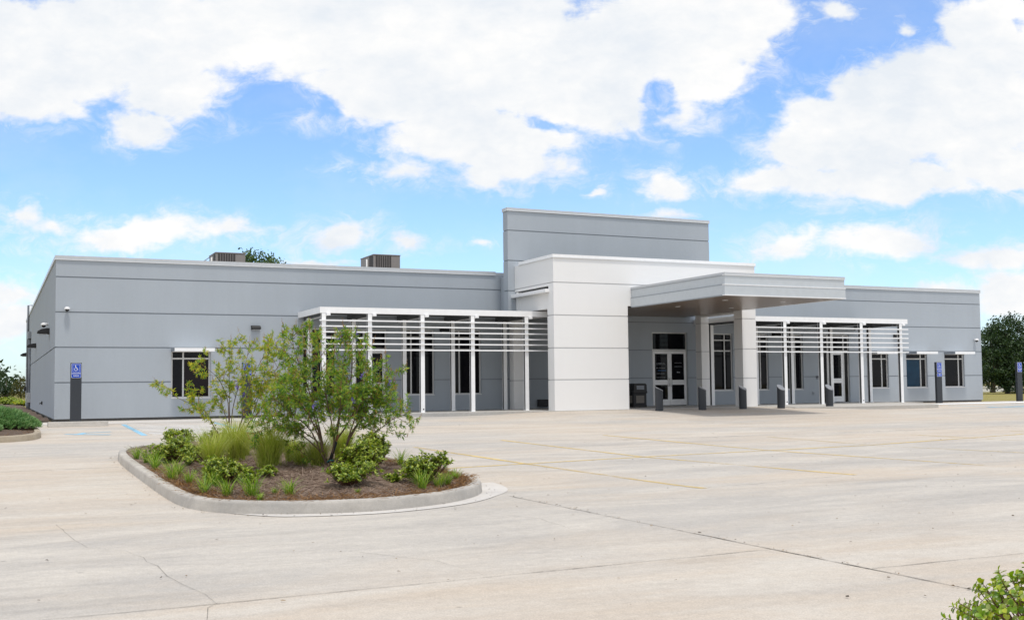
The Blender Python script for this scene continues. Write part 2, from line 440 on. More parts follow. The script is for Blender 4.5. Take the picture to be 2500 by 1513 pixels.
# control joints and cracks in the concrete
strip([(6.28, -26.75), (6.28, -40)], .015, 'pavement_joint', M['crack'], .005, .008)
strip([(-6, -32.42), (1.4, -32.40), (6.26, -32.25)], .011, 'pavement_joint', M['crack'], .005, .010)
strip([(6.31, -33.45), (8.2, -33.5), (13, -33.4)], .011, 'pavement_joint', M['crack'], .005, .014)
strip([(13.5, -17.75), (20.3, -17.95), (34, -17.6)], .028, 'pavement_joint', M['crack'], .005, .02)
strip([(-8, -20.1), (2.0, -19.8)], .022, 'pavement_joint', M['crack'], .005, .015)
strip([(20.35, -17.95), (20.4, -6)], .012, 'pavement_joint', M['crack'], .005, .01)
strip([(6.34, -16.5), (6.34, -4.6)], .018, 'pavement_joint', M['crack'], .005, .01)
strip([(.66, -26.97), (.73, -28.49), (.82, -29.05), (1.1, -29.44), (1.2, -29.95), (1.25, -30.49), (1.27, -31.05), (1.33, -31.5), (1.4, -31.99), (1.41, -32.37)], .0055, 'pavement_crack', M['finecrack'], .006, .018)
strip([(1.41, -32.37), (1.34, -32.5), (1.26, -32.9), (1.1, -33.4)], .009, 'pavement_crack', M['finecrack'], .006, .018)
strip([(.73, -28.5), (-.2, -28.9), (-1.3, -28.8)], .006, 'pavement_crack', M['finecrack'], .006, .018)
strip([(.8, -28.9), (1.7, -28.3), (2.4, -28.0)], .005, 'pavement_crack', M['finecrack'], .006, .018)
strip([(3.0, -30.6), (3.4, -31.4), (3.5, -32.3)], .006, 'pavement_crack', M['finecrack'], .006, .018)
strip([(7.1, -26.9), (8.3, -27.2), (10.4, -27.0), (12.2, -26.6)], .010, 'pavement_crack', M['finecrack'], .006, .04)
strip([(5.2, -28.3), (5.5, -29.2), (5.4, -30.1)], .005, 'pavement_crack', M['finecrack'], .006, .018)

# painted stall lines
for pts, w, m in (([(8.26, -17.7), (8.63, -22.33), (9.12, -27.2)], .125, 'yellow'),
                  ([(10.88, -16.5), (11.3, -22.05), (12.45, -26.6)], .125, 'yellow'),
                  ([(13.96, -16.0), (14.45, -21.8), (15.64, -26.3)], .125, 'yellow'),
                  ([(17.2, -18.4), (17.46, -22.0), (18.6, -24.8)], .10, 'yellowfaint'),
                  ([(20.9, -19.4), (21.52, -22.3), (22.2, -25)], .125, 'yellow'),
                  ([(24.4, -19.4), (24.9, -22.3), (25.4, -25)], .10, 'yellowfaint'),
                  ([(6.4, -22.68), (11.3, -22.1), (17.33, -21.7), (23.6, -20.5)], .125, 'yellow'),
                  ([(8.9, -8.3), (10.6, -7.9), (11.9, -7.4)], .10, 'yellowfaint')):
    strip(pts, w, 'stall_line', M[m], .004)
# accessible bay: blue edge lines, white hatching, blue wheelchair mark
strip([(3.60, -4.7), (3.51, -10.7)], .15, 'bay_line', M['hcblue'])
strip([(6.29, -4.65), (6.29, -10.7)], .15, 'bay_line', M['hcblue'])
for k in range(9):
    y = -4.9 - k * .7
    strip([(3.72, y), (6.18, y + .55)], .13, 'bay_hatching', M['hcwhite'], .0045)
strip([(2.9, -8.55), (2.2, -8.8), (1.95, -9.6)], .16, 'bay_symbol', M['hcblue'])
strip([(1.7, -9.2), (2.75, -9.95)], .18, 'bay_symbol', M['hcblue'], .006)
for k in range(6):
    strip([(37.4 + k * 1.9, -5.2 - .3 * (k % 2)), (38.6 + k * 1.9, -9.4)], .2, 'bay_line', M['hcblue'], .004)
strip([(37.3, -7.4), (60, -7.2)], .25, 'bay_line', M['hcblue'], .006)
strip([(38.2, -3.2), (60, -3.0)], 1.4, 'bay_line', M['hcwhite'], .008)

# ------------------------------------------------------------------ office building
B = thing('office_building', 'long single storey grey stucco building with white entrance block', 'building', (23.6, 0, 0))

def relief(mb, frame, us, vs, depth, m=0, mj=1):
    """wall sheet whose cells sit at depth(u,v) behind the face; None leaves an opening; side faces join unequal neighbours.
    frame = (origin, u direction, v direction, inward direction)"""
    O, U, V, W = [Vector(t) for t in frame]
    P = lambda u, v, d: O + U * u + V * v + W * d
    D = {}
    for i in range(len(us) - 1):
        for j in range(len(vs) - 1):
            D[i, j] = depth((us[i] + us[i + 1]) / 2, (vs[j] + vs[j + 1]) / 2)
    REV = .16
    for (i, j), d in D.items():
        u0, u1, v0, v1 = us[i], us[i + 1], vs[j], vs[j + 1]
        if d is not None:
            mb.face([P(u0, v0, d), P(u1, v0, d), P(u1, v1, d), P(u0, v1, d)], mj if d > 0 else m)
        dd = REV if d is None else d
        r = D.get((i + 1, j), 'x')
        if r != 'x':
            r = REV if r is None else r
            if abs(r - dd) > 1e-6: mb.face([P(u1, v0, dd), P(u1, v0, r), P(u1, v1, r), P(u1, v1, dd)], m)
        t = D.get((i, j + 1), 'x')
        if t != 'x':
            t = REV if t is None else t
            if abs(t - dd) > 1e-6: mb.face([P(u0, v1, dd), P(u1, v1, dd), P(u1, v1, t), P(u0, v1, t)], m)

GR = (1.2, 2.4, 3.6, 4.8)
OPEN = {  # x0, x1, z0, z1
    'a': (5.66, 7.02, .62, 2.30), 'b': (10.36, 11.67, .61, 3.16), 'c': (12.40, 13.66, .0, 3.14), 'd': (14.41, 15.62, .61, 3.16),
    'e': (16.45, 17.62, .61, 3.16), 'f': (25.68, 27.50, .0, 3.18), 'g': (28.72, 29.93, .61, 3.16), 'h': (30.71, 31.91, .61, 3.16),
    'i': (32.71, 33.91, .61, 3.16), 'j': (35.04, 36.68, .0, 3.17), 'k': (37.76, 39.11, .62, 2.30), 'l': (40.27, 41.64, .62, 2.30), 'm': (42.81, 44.15, .62, 2.30)}
X0, X1, YB = 1.86, 45.38, 37.2
us = sorted({X0, X1} | {o[0] for o in OPEN.values()} | {o[1] for o in OPEN.values()})
vs = sorted({0.0, -.035, 5.38} | {g - .022 for g in GR} | {g + .022 for g in GR} | {o[2] for o in OPEN.values()} | {o[3] for o in OPEN.values()})
def dfront(u, v):
    for o in OPEN.values():
        if o[0] < u < o[1] and o[2] < v < o[3]: return None
    for g in GR:
        if abs(v - g) < .022: return .018
    return 0.0
w = MB(); relief(w, ((0, 0, 0), (1, 0, 0), (0, 0, 1), (0, 1, 0)), us, vs, dfront)
w.build('wall', [M['grey'], M['joint']], B)
# end walls and rear
w = MB()
relief(w, ((X0, 0, 0), (0, 1, 0), (0, 0, 1), (1, 0, 0)), [0, YB], [-.035, 2.38, 2.42, 5.38], lambda u, v: .03 if abs(v - 2.4) < .02 else 0.0)
w.build('wall', [M['grey'], M['joint']], B)
w = MB(); w.box(X1 - .3, X1, .17, YB, 0, 5.38); w.face([(X1, 0, 0), (X1, .17, 0), (X1, .17, 5.38), (X1, 0, 5.38)]); w.build('wall', M['grey'], B)
w = MB(); w.box(X0 + .04, X1 - .31, YB - .3, YB, 0, 5.38); w.build('wall', M['grey'], B)
w = MB(); w.box(X0 + .05, X1 - .05, .05, YB - .05, -.35, -.04); w.build('foundation', M['found'], B)
w = MB(); w.box(X0 + .3, X1 - .32, .34, YB - .32, 5.0, 5.1); w.build('roof', M['deck'], B)
# dark rooms behind the glass so that nothing shows through
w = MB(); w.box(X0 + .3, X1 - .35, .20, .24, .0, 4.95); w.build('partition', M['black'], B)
# coping round the parapet: flat cap, face, bright drip edge
def coping(name, x0, x1, y0, y1, zt, h, wd=.34, mat='coping', parent=B, sides='fblr'):
    mb = MB(); e = .035
    zb = zt - h
    def bar(a0, a1, b0, b1):
        mb.box(a0, a1, b0, b1, zb + .025, zt, 0); mb.box(a0 - .012, a1 + .012, b0 - .012, b1 + .012, zb, zb + .022, 1)
    if 'f' in sides: bar(x0 - e, x1 + e, y0 - e, y0 + wd)
    if 'b' in sides: bar(x0 - e, x1 + e, y1 - wd, y1 + e)
    if 'l' in sides: bar(x0 - e, x0 + wd, y0 + wd + .03, y1 - wd - .03)
    if 'r' in sides: bar(x1 - wd, x1 + e, y0 + wd + .03, y1 - wd - .03)
    return mb.build(name, [M[mat], M['drip']], parent)
coping('parapet_coping', X0, 18.24, 0, YB, 5.53, .15, sides='fl')
coping('parapet_coping', 27.94, X1, 0, YB, 5.53, .15, sides='fr')
w = MB(); w.box(X0 - .03, X1 + .03, YB - .34, YB + .035, 5.39, 5.53); w.build('parapet_coping', M['coping'], B)
w = MB(); w.box(18.3, 27.88, .005, .34, 5.385, 5.50); w.build('parapet_coping', M['coping'], B)

# ---- windows
def window(x0, x1, z0, z1, vm, hm, glass='glass', cells=None, label=None, sill=True):
    f = MB(); T = .055; yo, yi = .075, .135
    f.box(x0, x0 + T, yo, yi, z0, z1); f.box(x1 - T, x1, yo, yi, z0, z1)
    f.box(x0 + T, x1 - T, yo, yi, z1 - T, z1); f.box(x0 + T, x1 - T, yo, yi, z0, z0 + T)
    for x in vm: f.box(x - .028, x + .028, yo + .003, yi, z0 + T, z1 - T)
    xs = [x0 + T] + [q for x in vm for q in (x - .028, x + .028)] + [x1 - T]
    for z in hm:
        for i in range(0, len(xs), 2): f.box(xs[i], xs[i + 1], yo + .005, yi, z - .028, z + .028)
    fo = f.build('window', M['frame'], B)
    if label: tag(fo, label)
    zs = [z0 + T] + [q for z in hm for q in (z - .028, z + .028)] + [z1 - T]
    g = MB(); ms = [M[glass]]
    g.face([(x0 + .03, .115, z0 + .03), (x1 - .03, .115, z0 + .03), (x1 - .03, .115, z1 - .03), (x0 + .03, .115, z1 - .03)])
    if cells:
        ms.append(M[cells[0]])
        a0, a1, b0, b1 = cells[1:]
        g.face([(a0, .112, b0), (a1, .112, b0), (a1, .112, b1), (a0, .112, b1)], 1)
    go = g.build('pane', ms, fo)
    if sill:
        sl = MB(); sl.box(x0 + .004, x1 - .004, -.012, .074, z0 - .018, z0 + .018); sl.build('sill', M['sill'], fo)
    return fo
A = OPEN
window(*A['a'], [6.08], [2.02], cells=('glassred', 6.12, 6.96, .68, 1.98))
window(*A['b'], [10.73, 11.10], [2.39, 2.86])
window(*A['d'], [14.67], [2.39, 2.86]); window(*A['e'], [16.70], [2.39, 2.86])
window(*A['g'], [29.53], [2.38, 2.86]); window(*A['h'], [31.50], [2.38, 2.86]); window(*A['i'], [33.49], [2.38, 2.86])
window(*A['k'], [38.75], [2.03]); window(*A['l'], [41.27], [2.03], cells=('glassblue', 40.33, 41.24, .68, 2.0), label='window with a drawn blue blind'); window(*A['m'], [43.82], [2.03])
# ---- window awnings: thin metal shades standing off the wall
def awning(x0, x1, dep):
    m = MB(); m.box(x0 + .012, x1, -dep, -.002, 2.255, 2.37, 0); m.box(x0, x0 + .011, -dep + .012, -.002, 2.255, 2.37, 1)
    m.build('window_awning', [M['whitemetal'], M['endshade']], B)
awning(5.65, 7.03, .80); awning(37.75, 39.12, .70); awning(40.26, 41.65, .70); awning(42.80, 44.16, .70)

# ---- doors
def bar(mb, x0, x1, z0, z1, y0=.06, y1=.13): mb.box(x0, x1, y0, y1, z0, z1)
def leafdoor(parent, x0, x1, zt, handle_x):
    d = MB(); S = .10; y0, y1 = .055, .10
    d.box(x0, x0 + S, y0, y1, .02, zt); d.box(x1 - S, x1, y0, y1, .02, zt)
    d.box(x0 + S, x1 - S, y0, y1, zt - .11, zt); d.box(x0 + S, x1 - S, y0, y1, .90, 1.11); d.box(x0 + S, x1 - S, y0, y1, .02, .27)
    lo = d.build('door_leaf', M['whitemetal'], parent)
    g = MB()
    for a, b in ((.27, .90), (1.11, zt - .11)):
        g.face([(x0 + S, .08, a), (x1 - S, .08, a), (x1 - S, .08, b), (x0 + S, .08, b)])
    g.build('pane', M['glass'], parent)
    h = MB(); h.tube([(handle_x, .055, .84), (handle_x, -.02, .86), (handle_x, -.02, 1.16), (handle_x, .055, 1.18)], .014, 8)
    h.build('handle', M['steel'], parent)
def notice(parent, x0, x1, z0, rows, mat='lettering'):
    z = z0
    for gap, frac in rows:
        mb = MB(); m = 0
        z -= gap; x = x0
        while x < x0 + (x1 - x0) * frac:
            l = rnd.uniform(.012, .05); mb.box(x, min(x + l, x0 + (x1 - x0) * frac + .01), .0765, .0785, z, z + .016, m); x += l + .012
        mb.build('text_row', M[mat], parent)
# main double door
x0, x1, z0, z1 = A['f']
f = MB(); T = .055
bar(f, x0, x0 + T, .003, z1); bar(f, x1 - T, x1, .003, z1); bar(f, x0 + T, x1 - T, z1 - T, z1); bar(f, x0 + T, x1 - T, 2.36, 2.44)
fd = f.build('door', M['frame'], B)
g = MB(); g.face([(x0 + T, .1, 2.44), (x1 - T, .1, 2.44), (x1 - T, .1, z1 - T), (x0 + T, .1, z1 - T)]); g.build('pane', M['glass'], fd)
xm = (x0 + x1) / 2
leafdoor(fd, x0 + T + .004, xm - .004, 2.355, xm - .06); leafdoor(fd, xm + .004, x1 - T - .004, 2.355, xm + .06)
notice(fd, 25.93, 26.38, 1.83, [(.0, .9), (.05, 1), (.16, .95), (.24, .9), (.17, .95), (.14, .5)])
notice(fd, 26.86, 27.26, 1.84, [(.0, .95), (.16, 1)])
t = MB(); t.box(26.98, 27.04, .0765, .0785, 1.42, 1.47, 0); t.box(27.055, 27.14, .0765, .0785, 1.42, 1.45, 0); t.build('small_mark', M['lettering'], fd)
t = MB(); t.box(26.0, 26.42, .0765, .0785, 1.505, 1.53, 0); t.build('text_row', M['bluevinyl'], fd)
# left door with sidelight
x0, x1, z0, z1 = A['c']
f = MB()
bar(f, x0, x0 + T, .003, z1); bar(f, x1 - T, x1, .003, z1); bar(f, x0 + T, x1 - T, z1 - T, z1); bar(f, x0 + T, x1 - T, 2.34, 2.42)
bar(f, 12.72, 12.86, .003, 2.34); bar(f, 12.72, 12.80, 2.42, z1 - T)
fd = f.build('door', M['frame'], B)
g = MB(); g.face([(x0 + T, .1, .05), (x1 - T, .1, .05), (x1 - T, .1, z1 - T), (x0 + T, .1, z1 - T)]); g.build('pane', M['glass'], fd)
leafdoor(fd, 12.87, x1 - T - .004, 2.335, 12.93)
notice(fd, 13.07, 13.42, 1.70, [(.0, .9), (.06, 1), (.06, .8), (.12, .9), (.06, .9), (.06, .7)])
# right door with two sidelights
x0, x1, z0, z1 = A['j']
f = MB()
bar(f, x0, x0 + T, .003, z1); bar(f, x1 - T, x1, .003, z1); bar(f, x0 + T, x1 - T, z1 - T, z1); bar(f, x0 + T, x1 - T, 2.34, 2.43)
bar(f, 35.36, 35.46, .003, 2.34); bar(f, 36.33, 36.41, .003, 2.34); bar(f, 35.38, 35.44, 2.43, z1 - T); bar(f, 36.34, 36.40, 2.43, z1 - T)
fd = f.build('door', M['frame'], B)
g = MB(); g.face([(x0 + T, .1, .05), (x1 - T, .1, .05), (x1 - T, .1, z1 - T), (x0 + T, .1, z1 - T)]); g.build('pane', M['glass'], fd)
leafdoor(fd, 35.47, 36.32, 2.335, 35.53)

# ---- tall grey screen wall behind the entrance
def courses(mb, x0, x1, y0, y1, zs, gap=.04, inset=.022, m=0, mj=1):
    """solid stacked in courses with recessed joints between"""
    for a, b in zip(zs[:-1], zs[1:]):
        la = a + (gap / 2 if a != zs[0] else 0); lb = b - (gap / 2 if b != zs[-1] else 0)
        mb.box(x0, x1, y0, y1, la, lb, m)
    for z in zs[1:-1]: mb.box(x0 + inset, x1 - inset, y0 + inset, y1 - inset, z - gap / 2 - .002, z + gap / 2 + .002, mj)
w = MB(); courses(w, 18.28, 27.9, -1.2, -.78, [3.87, 4.67, 5.87, 7.07, 7.83]); w.box(18.28, 18.6, -1.2, -.78, 3.74, 3.868); w.build('screen_wall', [M['grey'], M['joint']], B)
coping('screen_wall_coping', 18.28, 27.9, -1.2, -.78, 7.97, .13, wd=.20, sides='f')
w = MB(); w.box(18.245, 27.935, -.985, -.745, 7.83, 7.97); w.build('screen_wall_coping', M['coping'], B)
# link between screen wall and roof
w = MB(); w.box(18.5, 27.7, -.77, -.01, 3.88, 5.3); w.build('wall', M['grey'], B)
# piers
def pier(x0, x1, y0, y1, zt, zs=(1.13, 2.30, 3.51)):
    p = MB(); courses(p, x0, x1, y0, y1, [-.06] + list(zs) + [zt]); p.build('pier', [M['white'], M['jointw']], B)
pier(18.57, 21.74, -4.5, -4.0, 3.90); pier(27.07, 27.75, -4.49, -3.95, 3.895)
pier(18.50, 18.92, -1.195, -.785, 3.52, (1.13, 2.30)); pier(27.40, 27.80, -1.195, -.785, 3.865)
# white block over the entrance: front, left and right faces
w = MB()
courses(w, 18.57, 27.74, -4.5, -4.1, [3.90, 4.72, 5.63])
w.box(18.57, 18.97, -4.095, -1.205, 4.74, 5.63); w.box(18.592, 18.95, -4.095, -1.205, 4.698, 4.738, 1); w.box(18.57, 18.97, -4.095, -1.205, 4.62, 4.696)
w.box(27.34, 27.74, -4.095, -1.205, 3.78, 5.63)
w.box(18.66, 18.97, -4.095, -1.42, 3.78, 4.44)
w.box(18.62, 18.97, -1.415, -1.205, 3.78, 4.60)
w.build('entrance_block', [M['white'], M['jointw']], B)
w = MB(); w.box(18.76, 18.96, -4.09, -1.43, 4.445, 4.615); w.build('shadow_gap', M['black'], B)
w = MB(); w.box(18.98, 27.33, -4.09, -1.21, 5.3, 5.4); w.build('entrance_roof', M['deck'], B)
coping('entrance_coping', 18.57, 27.74, -4.5, -1.24, 5.755, .125, mat='whitemetal', sides='flr')
# long white gutter lip over the side opening
w = MB(); w.prism([(-4.17, 4.375), (-.95, 4.375), (-.95, 4.50), (-4.17, 4.50)], 'x', 18.40, 18.655); w.build('gutter', M['whitemetal'], B, .008)
# ceiling of the covered entrance
w = MB(); w.box(18.98, 27.33, -3.985, -.02, 3.848, 3.868); w.box(21.745, 27.065, -4.50, -3.99, 3.848, 3.868); w.build('soffit', M['soffit'], B)
# black louvre box low in the passage
w = MB(); w.box(20.1, 20.75, -.10, -.004, .06, .36); 
for k in range(5): w.box(20.14, 20.71, -.115, -.10, .09 + k * .05, .115 + k * .05, 1)
w.build('vent', [M['black'], M['slate']], B)

# ---- projecting canopy
cx0, cx1, cy0, cy1 = 21.9, 27.03, -10.42, -4.51
c = MB()
def ring(z0, z1, e, m):
    c.box(cx0 - e, cx1 + e, cy0 - e, cy0 + .1, z0, z1, m)
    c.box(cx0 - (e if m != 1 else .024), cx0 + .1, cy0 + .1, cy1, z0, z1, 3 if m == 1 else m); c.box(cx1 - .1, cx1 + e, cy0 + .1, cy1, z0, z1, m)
ring(4.225, 4.515, 0, 0); ring(3.875, 4.19, .022, 0)
ring(4.19, 4.225, .034, 1); ring(3.84, 3.875, .036, 1); ring(4.515, 4.535, .03, 1); ring(4.535, 4.615, .018, 2)
c.box(cx0 + .1, cx1 - .1, cy0 + .1, cy1, 4.42, 4.47, 2)
can = c.build('canopy', [M['canopy'], M['drip'], M['coping'], M['canopyjoint']], B)
w = MB(); w.box(cx0 + .101, cx1 - .101, cy0 + .101, cy1, 3.848, 3.868); w.build('soffit', M['soffit'], can)
for (x, y) in ((23.21, -8.64), (23.32, -5.53), (25.70, -8.70), (25.8, -5.5)):
    d = MB(); d.tube([(x, y, 3.838), (x, y, 3.846)], .10, 16); d.build('downlight', M['signwhite'], can)

# ------------------------------------------------------------------ pergolas
def pergola(label, x0, x1, posts, left_slat, right_slat, back_left=None):
    P = thing('pergola', label, 'pergola', ((x0 + x1) / 2, -3.0, 0), 'white pergolas along the front of the building')
    r = MB(); yf = -3.06
    r.box(x0, x1, yf, yf + .06, 3.525, 3.735)
    r.box(x0, x0 + .06, yf + .06, -.005, 3.525, 3.735); r.box(x1 - .06, x1, yf + .06, -.005, 3.525, 3.735)
    ro = r.build('roof_edge', M['whitemetal'], P)
    d = MB(); k = 0; y = yf + .065
    while y < -.03:          # ribbed deck
        d.box(x0 + .065, x1 - .065, y, min(y + .10, -.02), 3.66 if k % 2 else 3.69, 3.715); y += .1; k += 1
    d.build('roof_deck', M['deck'], P)
    for px in posts:
        for (ya, yb, zt) in ((-3.055, -2.905, 3.52), (-1.125, -.975, 3.45)):      # channel with a dark grey fill on its left side
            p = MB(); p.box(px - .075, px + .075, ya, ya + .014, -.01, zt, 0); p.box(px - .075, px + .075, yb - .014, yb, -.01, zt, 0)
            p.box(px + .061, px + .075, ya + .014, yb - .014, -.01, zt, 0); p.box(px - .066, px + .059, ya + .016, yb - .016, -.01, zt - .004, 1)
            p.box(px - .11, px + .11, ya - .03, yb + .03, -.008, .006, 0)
            p.build('post', [M['whitemetal'], M['leftside']], P)
        if px in (13.98, 30.39, 34.62):
            h_ = MB(); h_.tube([(px + .02, -3.0575, .12), (px + .02, -3.054, .12)], .028, 10); h_.build('weep_hole', M['black'], P)
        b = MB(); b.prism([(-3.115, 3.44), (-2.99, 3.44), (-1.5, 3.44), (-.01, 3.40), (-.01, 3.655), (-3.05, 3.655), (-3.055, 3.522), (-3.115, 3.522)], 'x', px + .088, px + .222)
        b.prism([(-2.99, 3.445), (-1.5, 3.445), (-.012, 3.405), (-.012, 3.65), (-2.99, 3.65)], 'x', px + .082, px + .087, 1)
        b.build('rafter', [M['whitemetal'], M['leftside']], P)
    for z in (3.27, 3.07, 2.87, 2.66, 2.455, 2.24):
        s_ = MB(); s_.box(left_slat, right_slat, -3.115, -3.06, z - .024, z + .024); s_.build('slat', M['whitemetal'], P)
    return P
pergola('white slatted steel pergola left of the entrance, behind the tree', 10.19, 19.05, [10.33, 12.00, 13.98, 15.95, 18.16], 10.17, 19.1)
pergola('white slatted steel pergola right of the entrance, behind the bollards', 27.84, 37.35, [28.02, 30.39, 32.36, 34.62, 36.93], 28.0, 37.33)

# ------------------------------------------------------------------ roof units
def hvac(label, x0, x1, y0, y1, z0, z1):
    H = thing('air_conditioner', label, 'air conditioner', ((x0 + x1) / 2, (y0 + y1) / 2, 5.1), 'air conditioners on the roof')
    c = MB(); w_ = x1 - x0
    c.box(x0, x1, y0, y1, z0, z1 - .04); c.box(x0 - .02, x1 + .02, y0 - .02, y1 + .02, z1 - .04, z1); c.box(x0 + .08, x1 - .08, y0 + .08, y1 - .08, 5.1, z0)
    co = c.build('casing', M['hvac'], H, .008)
    g = MB()
    g.box(x0 + .09, x0 + w_ * .66, y0 - .006, y0 - .001, z0 + .04, z1 - .06, 0)
    for k in range(1, 7): 
        gx = x0 + .09 + (w_ * .66 - .09) * k / 7; g.box(gx - .010, gx + .010, y0 - .014, y0 - .006, z0 + .04, z1 - .06, 1)
    g.box(x0 - .006, x0 - .001, y0 + .08, y0 + (y1 - y0) * .34, z0 + .04, z1 - .06, 0)
    g.build('grille', [M['hvacdark'], M['hvac']], H)
    p = MB(); p.box(x1 - .20, x1 - .06, y0 - .008, y0 - .002, z0 + .26 if z1 - z0 < .9 else z0 + .30, z0 + .33 if z1 - z0 < .9 else z0 + .37); p.build('plate', M['plate'], H)
    t = MB(); t.tube([(x0 - .04, y0 + (y1 - y0) * .45, 5.1), (x0 - .04, y0 + (y1 - y0) * .45, z1 - .15)], .04, 8); t.build('duct', M['plate'], H)
    f = MB(); f.tube([((x0 + x1) / 2, (y0 + y1) / 2, z1 + .001), ((x0 + x1) / 2, (y0 + y1) / 2, z1 + .02)], w_ * .33, 20); f.build('fan_guard', M['hvacdark'], H)
hvac('smaller brown rooftop air conditioner in front of the treetop', 8.26, 9.48, 6.0, 7.5, 5.75, 6.61)
hvac('taller brown rooftop air conditioner standing alone nearer the tall screen wall', 15.11, 16.34, 6.0, 7.9, 5.75, 6.81)
R_ = thing('roof_pipe', 'thin grey pipe bracket on the roof beside the smaller air conditioner', 'pipe', (7.6, 5.6, 5.1))
t = MB(); t.tube([(7.62, 5.6, 5.1), (7.62, 5.6, 6.1), (8.2, 6.4, 6.5)], .02, 6); t.tube([(7.8, 5.6, 5.1), (7.8, 5.6, 6.2)], .015, 6); t.build('pipe', M['conduit'], R_)

# ------------------------------------------------------------------ wall lamps and cameras
def wedge_lamp(label, x, y, z, side, w=.33, d=.2, h=.15, grp='dark lamps on the walls'):
    """side 'f': on the front wall (normal -y); 'l': on the left end wall (normal -x)"""
    T = thing('wall_lamp', label, 'wall lamp', (x, y, z), grp)
    prof = [(0, -h * .5), (-d, -h * .38), (-d, -h * .05), (-d * .7, h * .32), (-d * .25, h * .5), (0, h * .5)]
    b = MB()
    if side == 'f': b.prism([(y - .002 + p, z + q) for p, q in prof], 'x', x - w / 2, x + w / 2)
    else: b.prism([(x - .002 + p, z + q) for p, q in prof], 'y', y - w / 2, y + w / 2)
    b.build('housing', M['black'], T, .01)
    l = MB()
    if side == 'f': l.box(x - w * .4, x + w * .4, y - d * .85, y - d * .2, z - h * .5 - .012, z - h * .49)
    else: l.box(x - d * .85, x - d * .2, y - w * .4, y + w * .4, z - h * .5 - .012, z - h * .49)
    l.build('lens', M['steel'], T)
wedge_lamp('small black box lamp on the grey wall above the yellow tree', 8.62, 0, 3.15, 'f')
wedge_lamp('black wedge lamp under the camera on the left end wall', X0, 4.4, 3.16, 'l', .5, .42, .22)
wedge_lamp('middle black wedge lamp on the left end wall', X0, 18.6, 3.16, 'l', .5, .42, .22)
wedge_lamp('farthest black wedge lamp on the left end wall, past the conduits', X0, 32.8, 3.16, 'l', .5, .42, .22)
wedge_lamp('black lamp between two tall windows under the right pergola', 32.32, 0, 3.15, 'f', .40)
wedge_lamp('black lamp between the two tall windows under the left pergola', 16.04, 0, 3.15, 'f', .40)
wedge_lamp('black lamp on the grey wall behind the right end post of the right pergola', 39.6, 0, 3.14, 'f', .26)

def dome_camera(label, x, y, z, nx, ny, s=1.0):
    T = thing('security_camera', label, 'security camera', (x, y, z), 'white dome cameras on the walls')
    cx, cy = x + nx * .14 * s, y + ny * .14 * s
    b = MB(); b.tube([(x, y, z + .03), (cx, cy, z + .03)], .035 * s, 8); b.sphere((cx, cy, z), .095 * s, .095 * s, .075 * s, 14, 6, 0, 0, PI * .52)
    b.tube([(cx, cy, z - .02), (cx, cy, z + .004)], .096 * s, 14); b.build('housing', M['plate'], T)
    d = MB(); d.sphere((cx, cy, z - .02), .07 * s, .07 * s, .075 * s, 12, 6, 0, PI * .5, PI); d.build('lens', M['dome'], T)
dome_camera('white dome camera high on the grey front wall near its left corner', 2.22, 0, 3.70, 0, -1)
dome_camera('white dome camera above a wedge lamp on the left end wall', X0, 5.3, 3.45, -1, 0, 1.15)
dome_camera('white dome camera near the right end of the grey front wall', 44.9, 0, 2.98, 0, -1, 1.1)
dome_camera('white dome camera under the right pergola roof beside the right door', 34.8, 0, 3.38, 0, -1, .9)

E_ = thing('wall_conduit', 'grey electrical conduits and boxes running up the left end wall', 'conduit', (X0, 29, 0))
for (y, zt, r) in ((30.6, 6.0, .06), (27.0, 4.2, .06)):
    t = MB(); t.tube([(X0 - .07, y, -.05), (X0 - .07, y, zt)] if zt < 5 else [(X0 - .07, y, -.05), (X0 - .07, y, zt), (X0 + .3, y, zt)], r, 8); t.build('pipe', M['conduit'], E_)
t = MB(); t.box(X0 - .16, X0 - .003, 26.6, 28.9, 3.88, 4.26); t.build('junction_box', M['conduit'], E_)
t = MB(); t.box(X0 - .18, X0 - .003, 26.6, 27.7, .30, .85); t.build('meter_box', M['steel'], E_)
t = MB(); t.box(X0 - .2, X0 - .003, 32.3, 33.3, .95, 1.2); t.build('junction_box', M['black'], E_)
t = MB(); t.tube([(X0 - .1, 29.4, -.05), (X0 - .1, 29.6, .5), (X0 - .1, 30.2, .7)], .05, 6); t.build('pipe', M['conduit'], E_)
T = thing('wall_outlet', 'small grey keypad box beside the door under the right pergola', 'outlet', (34.71, 0, 1.16)); t = MB(); t.box(34.66, 34.76, -.05, -.002, 1.08, 1.24); t.box(34.68, 34.74, -.056, -.05, 1.16, 1.22, 1); t.build('cover', [M['conduit'], M['black']], T)
T = thing('wall_outlet', 'small pale outlet low on the wall left of the right pergola door', 'outlet', (34.48, 0, .43)); t = MB(); t.box(34.41, 34.56, -.04, -.002, .37, .49); t.box(34.43, 34.48, -.045, -.04, .40, .46, 1); t.build('cover', [M['grey'], M['conduit']], T)
T = thing('wall_outlet', 'tiny dark tap low on the left end wall', 'outlet', (X0, 10, .43)); t = MB(); t.box(X0 - .05, X0 - .002, 9.9, 10.05, .36, .50); t.tube([(X0 - .05, 9.97, .42), (X0 - .12, 9.97, .40)], .02, 6); t.build('cover', M['black'], T)

